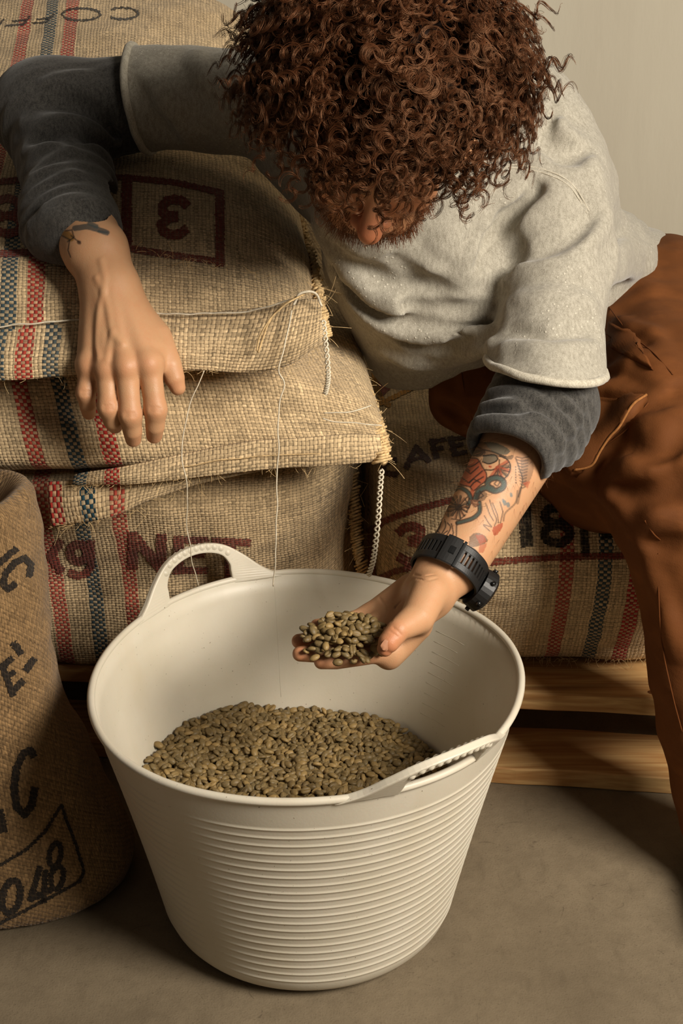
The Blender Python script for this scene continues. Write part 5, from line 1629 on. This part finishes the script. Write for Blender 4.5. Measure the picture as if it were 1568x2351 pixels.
# ---------------------------------------------------------------- wristwatch
def make_watch():
    w = empty('wristwatch')
    tag(w, 'chunky black rubber sports watch on the tattooed wrist', 'watch')
    ax = unit(L_EL - L_WR); c = L_WR + ax * .020
    view = unit(CC - c); n0 = unit(view - ax * (view @ ax)); s0 = np.cross(ax, n0)
    nA = 96
    ths = np.linspace(0, 2 * math.pi, nA, endpoint=False)
    rr = bisect_r(LH['fn'], c, np.cos(ths)[:, None] * n0 + np.sin(ths)[:, None] * s0, .012, .06)
    rr = np.array([max(rr[(np.arange(-6, 7) + i) % nA]) for i in range(nA)]) * .5 + .5 * np.array([np.mean(rr[(np.arange(-8, 9) + i) % nA]) for i in range(nA)]) + .0012
    def pt(th_, r_off, a_off):
        r_ = np.interp(th_ % (2 * math.pi), np.r_[ths, 2 * math.pi], np.r_[rr, rr[0]])
        return c + (math.cos(th_) * n0 + math.sin(th_) * s0) * (r_ + r_off) + ax * a_off
    hw = .0150
    def band(a0, a1, t0, t1, z0, z1, name, mat, par, num=None):
        k = num or max(3, int((t1 - t0) / (2 * math.pi) * nA)); V, F = [], []
        full = t1 - t0 > 6.28
        for t in np.linspace(t0, t1, k, endpoint=not full):
            for (ro, ao) in ((z0, a0), (z0, a1), (z1 - .0006, a1), (z1, a1 - .0012), (z1, a0 + .0012), (z1 - .0006, a0)): V.append(pt(t, ro, ao))
        m = 6
        for i in range(k if full else k - 1):
            i2 = (i + 1) % k
            for j in range(m): F.append((i * m + j, i2 * m + j, i2 * m + (j + 1) % m, i * m + (j + 1) % m))
        if not full: F += [tuple(range(m)), tuple((k - 1) * m + j for j in range(m - 1, -1, -1))]
        return mesh_obj(name, V, F, mat, par, smooth=False)
    # rails and cross bars leave real slots
    st = band(-hw, -hw + .0085, 0, 2 * math.pi, 0, .0030, 'strap', M['black'], w)
    band(hw - .0085, hw, 0, 2 * math.pi, 0, .0030, 'strap_rail', M['black'], st)
    for k in range(46):
        t = 2 * math.pi * k / 46
        band(-hw + .005, hw - .005, t, t + 2 * math.pi / 46 * .52, 0, .0028, 'strap_bar', M['black'], st, 3)
    band(-hw - .0012, hw + .0012, -.42, .02, .0026, .0056, 'strap_end', M['black'], w)
    band(-hw - .0016, hw + .0016, .05, .13, .0010, .0050, 'keeper', M['blackgloss'], w)
    band(-.0045, .0045, -.22, -.06, .0054, .0064, 'buckle_tongue', M['blackgloss'], w)
    # case on the back of the wrist (far side), facing away from the palm
    tc = CASE_T
    ctr = pt(tc, .0075, 0.0); nz = unit(math.cos(tc) * n0 + math.sin(tc) * s0); tx = ax; ty = np.cross(nz, tx)
    def disc(r0, z0, r1, z1, name, mat, par, seg=28):
        V, F = [], []
        for (r_, z_) in ((r0, z0), (r1, z1 - .001), (r1 - .0015, z1)):
            for q in np.linspace(0, 2 * math.pi, seg, endpoint=False): V.append(ctr + nz * z_ + tx * r_ * math.cos(q) + ty * r_ * math.sin(q))
        for i in range(2):
            for j in range(seg): F.append((i * seg + j, i * seg + (j + 1) % seg, (i + 1) * seg + (j + 1) % seg, (i + 1) * seg + j))
        F += [tuple(range(seg - 1, -1, -1)), tuple(2 * seg + j for j in range(seg))]
        return mesh_obj(name, V, F, mat, par, smooth=False)
    cs = disc(.0225, -.0080, .0240, .0060, 'case', M['black'], w)
    disc(.0220, .0055, .0208, .0085, 'bezel', M['blackgloss'], cs)
    for q in (0.5, 1.5, 2.6, 3.7, 5.2):
        V, F = tube([ctr + (tx * math.cos(q) + ty * math.sin(q)) * .0228, ctr + (tx * math.cos(q) + ty * math.sin(q)) * .0266], .0026, 10)
        mesh_obj('push_button', V, F, M['blackgloss'], cs)
CASE_T = 1.85
make_watch()

# ---------------------------------------------------------------- coffee beans
def bean_mesh():
    ph = np.radians([90, 45, 0, -50, -80, -90, -100, -130, 180, 135])
    xs = [-1.0, -.82, -.45, 0, .45, .82, 1.0]
    V, F = [], []
    V.append((-.0050, 0, .0004))
    for x in xs[1:-1]:
        s = math.sqrt(1 - x * x)
        for a in ph:
            y = .0036 * s * math.cos(a); z = math.sin(a)
            z = .0029 * s * z if z > 0 else .0014 * s * z
            if abs(math.degrees(a) + 90) < 5: z += .0012 * (s - .3)
            V.append((.0050 * x, y, z))
    V.append((.0050, 0, .0004))
    m = len(ph)
    for j in range(m): F.append((0, 1 + (j + 1) % m, 1 + j))
    for i in range(4):
        for j in range(m): F.append((1 + i * m + j, 1 + i * m + (j + 1) % m, 1 + (i + 1) * m + (j + 1) % m, 1 + (i + 1) * m + j))
    e = len(V) - 1
    for j in range(m): F.append((e, 1 + 4 * m + j, 1 + 4 * m + (j + 1) % m))
    return np.array(V), F
BV, BF = bean_mesh()
bean_me = bpy.data.meshes.new('coffee_bean'); bean_me.from_pydata(BV.tolist(), [], BF); bean_me.polygons.foreach_set('use_smooth', np.ones(len(BF), bool)); bean_me.materials.append(M['bean'])

def rand_rot(r, tilt=.55):
    yaw = r.random() * 6.283
    flip = math.pi if r.random() < .42 else 0.0
    return Matrix.Rotation(yaw, 4, 'Z') @ Matrix.Rotation(r.normal() * tilt, 4, 'X') @ Matrix.Rotation(r.normal() * tilt * .6, 4, 'Y') @ Matrix.Rotation(flip, 4, 'X')
def place_bean(p, R, label, group, sc):
    o = bpy.data.objects.new('coffee_bean', bean_me); COL.objects.link(o)
    o.matrix_world = Matrix.Translation(Vector(p)) @ R @ Matrix.Scale(sc, 4)
    tag(o, label, 'coffee bean', group)
    return o

def hand_beans():
    r = np.random.default_rng(21); fn = LH['fn']; n = 0
    a, b, c_, d_ = onz(690, 1480, .385), onz(893, 1452, .385), onz(800, 1398, .395), onz(770, 1512, .375)
    ctr = (onz(790, 1468, .388))[:2]
    ang = math.radians(8)
    pts = []
    for layer in range(6):
        sp = .0074
        for i in range(-12, 13):
            for j in range(-12, 13):
                x = (i + .5 * (j % 2)) * sp + r.normal() * .0009 + layer * .0021; y = j * sp * .87 + r.normal() * .0009 + layer * .0017
                e = (x / .049) ** 2 + (y / .041) ** 2
                if e > 1: continue
                q = ctr + np.array([x * math.cos(ang) - y * math.sin(ang), x * math.sin(ang) + y * math.cos(ang)])
                top = .026 * (1 - e) ** .75
                if layer * .0043 > top + .001 or (layer + 2.2) * .0043 < top: continue
                zs = np.linspace(.345, .43, 60); dd = fn(np.c_[np.full(60, q[0]), np.full(60, q[1]), zs])
                k = np.where(dd < 0)[0]
                if len(k) == 0 and layer == 0: continue
                base = zs[k[-1]] if len(k) else .372
                base = min(base, .392)
                z = base + .0022 + layer * .0043
                pts.append((q[0], q[1], z, layer))
    # keep beans clear of the thumb
    pts = [p for p in pts if fn(np.array([p[:3]]))[0] > .0008]
    r.shuffle(pts)
    pts = sorted(pts, key=lambda p: -p[3])[:190]
    for p in pts:
        place_bean(p[:3], rand_rot(r), 'green coffee bean in the small heap held in the cupped hand', 'coffee beans in the hand', 1.06 + .18 * r.random())
    return len(pts)
n_hand = hand_beans()

def tub_beans(n_single):
    r = np.random.default_rng(31); pts = []
    sp = .0078
    def surf(x, y):
        q = np.array([x - TUB_C[0], y - TUB_C[1]])
        z = .150 - .17 * np.clip(q[0] - .02, 0, 1) ** 1.15 + .14 * np.clip(-q[0] - .03, 0, 1) - .02 * np.clip(-q[1], 0, 1)
        return z + .006 * math.sin(q[0] * 22 + 1) * math.cos(q[1] * 19) + .010 * math.exp(-((q[0] - .06) ** 2 + (q[1] - .12) ** 2) / .004) - .006 * math.exp(-((q[0] + .02) ** 2 + (q[1] - .15) ** 2) / .002)
    for layer in range(2):
        for i in range(-31, 32):
            for j in range(-36, 37):
                x = TUB_C[0] + (i + .5 * (j % 2)) * sp + r.normal() * .0014 + layer * .003; y = TUB_C[1] + j * sp * .87 + r.normal() * .0014 + layer * .002
                z = surf(x, y) - layer * .0046 + r.normal() * .0014
                q = np.array([x, y]) - TUB_C
                if np.hypot(*q) > float(tub_r(np.array([math.atan2(q[1], q[0])]), np.array([z]))[0]) - .0042 - .0045: continue
                pts.append((x, y, z, layer))
    # which are seen over the near rim, nearest first
    A = np.array(pts); rays = A[:, :3] - CC
    t = (TUB_H - CAM_H) / rays[:, 2]; hit = CC + rays * t[:, None]
    q = hit[:, :2] - TUB_C
    vis = (np.hypot(q[:, 0], q[:, 1]) < .225) & (A[:, 3] == 0)
    X, Y = proj(A[:, :3])
    vis &= ~((X > 780) & (Y > 1700 + (1130 - X) * .3))          # behind the near handle
    order = np.argsort(np.where(vis, rays @ CF, 1e9))
    single = set(order[:n_single].tolist())
    parts = []
    for i, p in enumerate(pts):
        R = rand_rot(r); sc = 1.12 + .22 * r.random()
        if i in single:
            place_bean(p[:3], R, 'green coffee bean at the near edge of the bean pile inside the tub', 'coffee beans at the near edge in the tub', sc)
        else:
            mt = np.array(Matrix.Translation(Vector(p[:3])) @ R @ Matrix.Scale(sc, 4))
            parts.append(BV @ mt[:3, :3].T + mt[:3, 3])
    n = len(parts); k = len(BV)
    V = np.vstack(parts)
    F = [tuple(x + i * k for x in f) for i in range(n) for f in BF]
    # bed under the top layers
    N = 64; a = np.linspace(0, 2 * math.pi, N, endpoint=False); ringz = [0, .06, .12, .17]
    o = len(V); bed = [(TUB_C[0], TUB_C[1], surf(*TUB_C) - .008)]
    for rr_ in (.06, .12, .165, 1.0):
        for q_ in a:
            if rr_ < 1: x, y = TUB_C[0] + rr_ * math.cos(q_), TUB_C[1] + rr_ * math.sin(q_)
            else:
                R_ = float(tub_r(np.array([q_]), np.array([.12]))[0]) - .006
                x, y = TUB_C[0] + R_ * math.cos(q_), TUB_C[1] + R_ * math.sin(q_)
            bed.append((x, y, surf(x, y) - .008 - (.012 if rr_ == 1.0 else 0)))
    V = np.vstack([V, bed])
    F += [(o, o + 1 + i, o + 1 + (i + 1) % N) for i in range(N)]
    for k_ in range(3):
        for i in range(N): F.append((o + 1 + k_ * N + i, o + 1 + (k_ + 1) * N + i, o + 1 + (k_ + 1) * N + (i + 1) % N, o + 1 + k_ * N + (i + 1) % N))
    ob = mesh_obj('coffee_bean_pile', V, F, M['bean'])
    tag(ob, 'wide heap of green coffee beans filling the bottom of the tub', 'coffee beans', None, 'stuff')
tub_beans(max(100, 300 - n_hand))
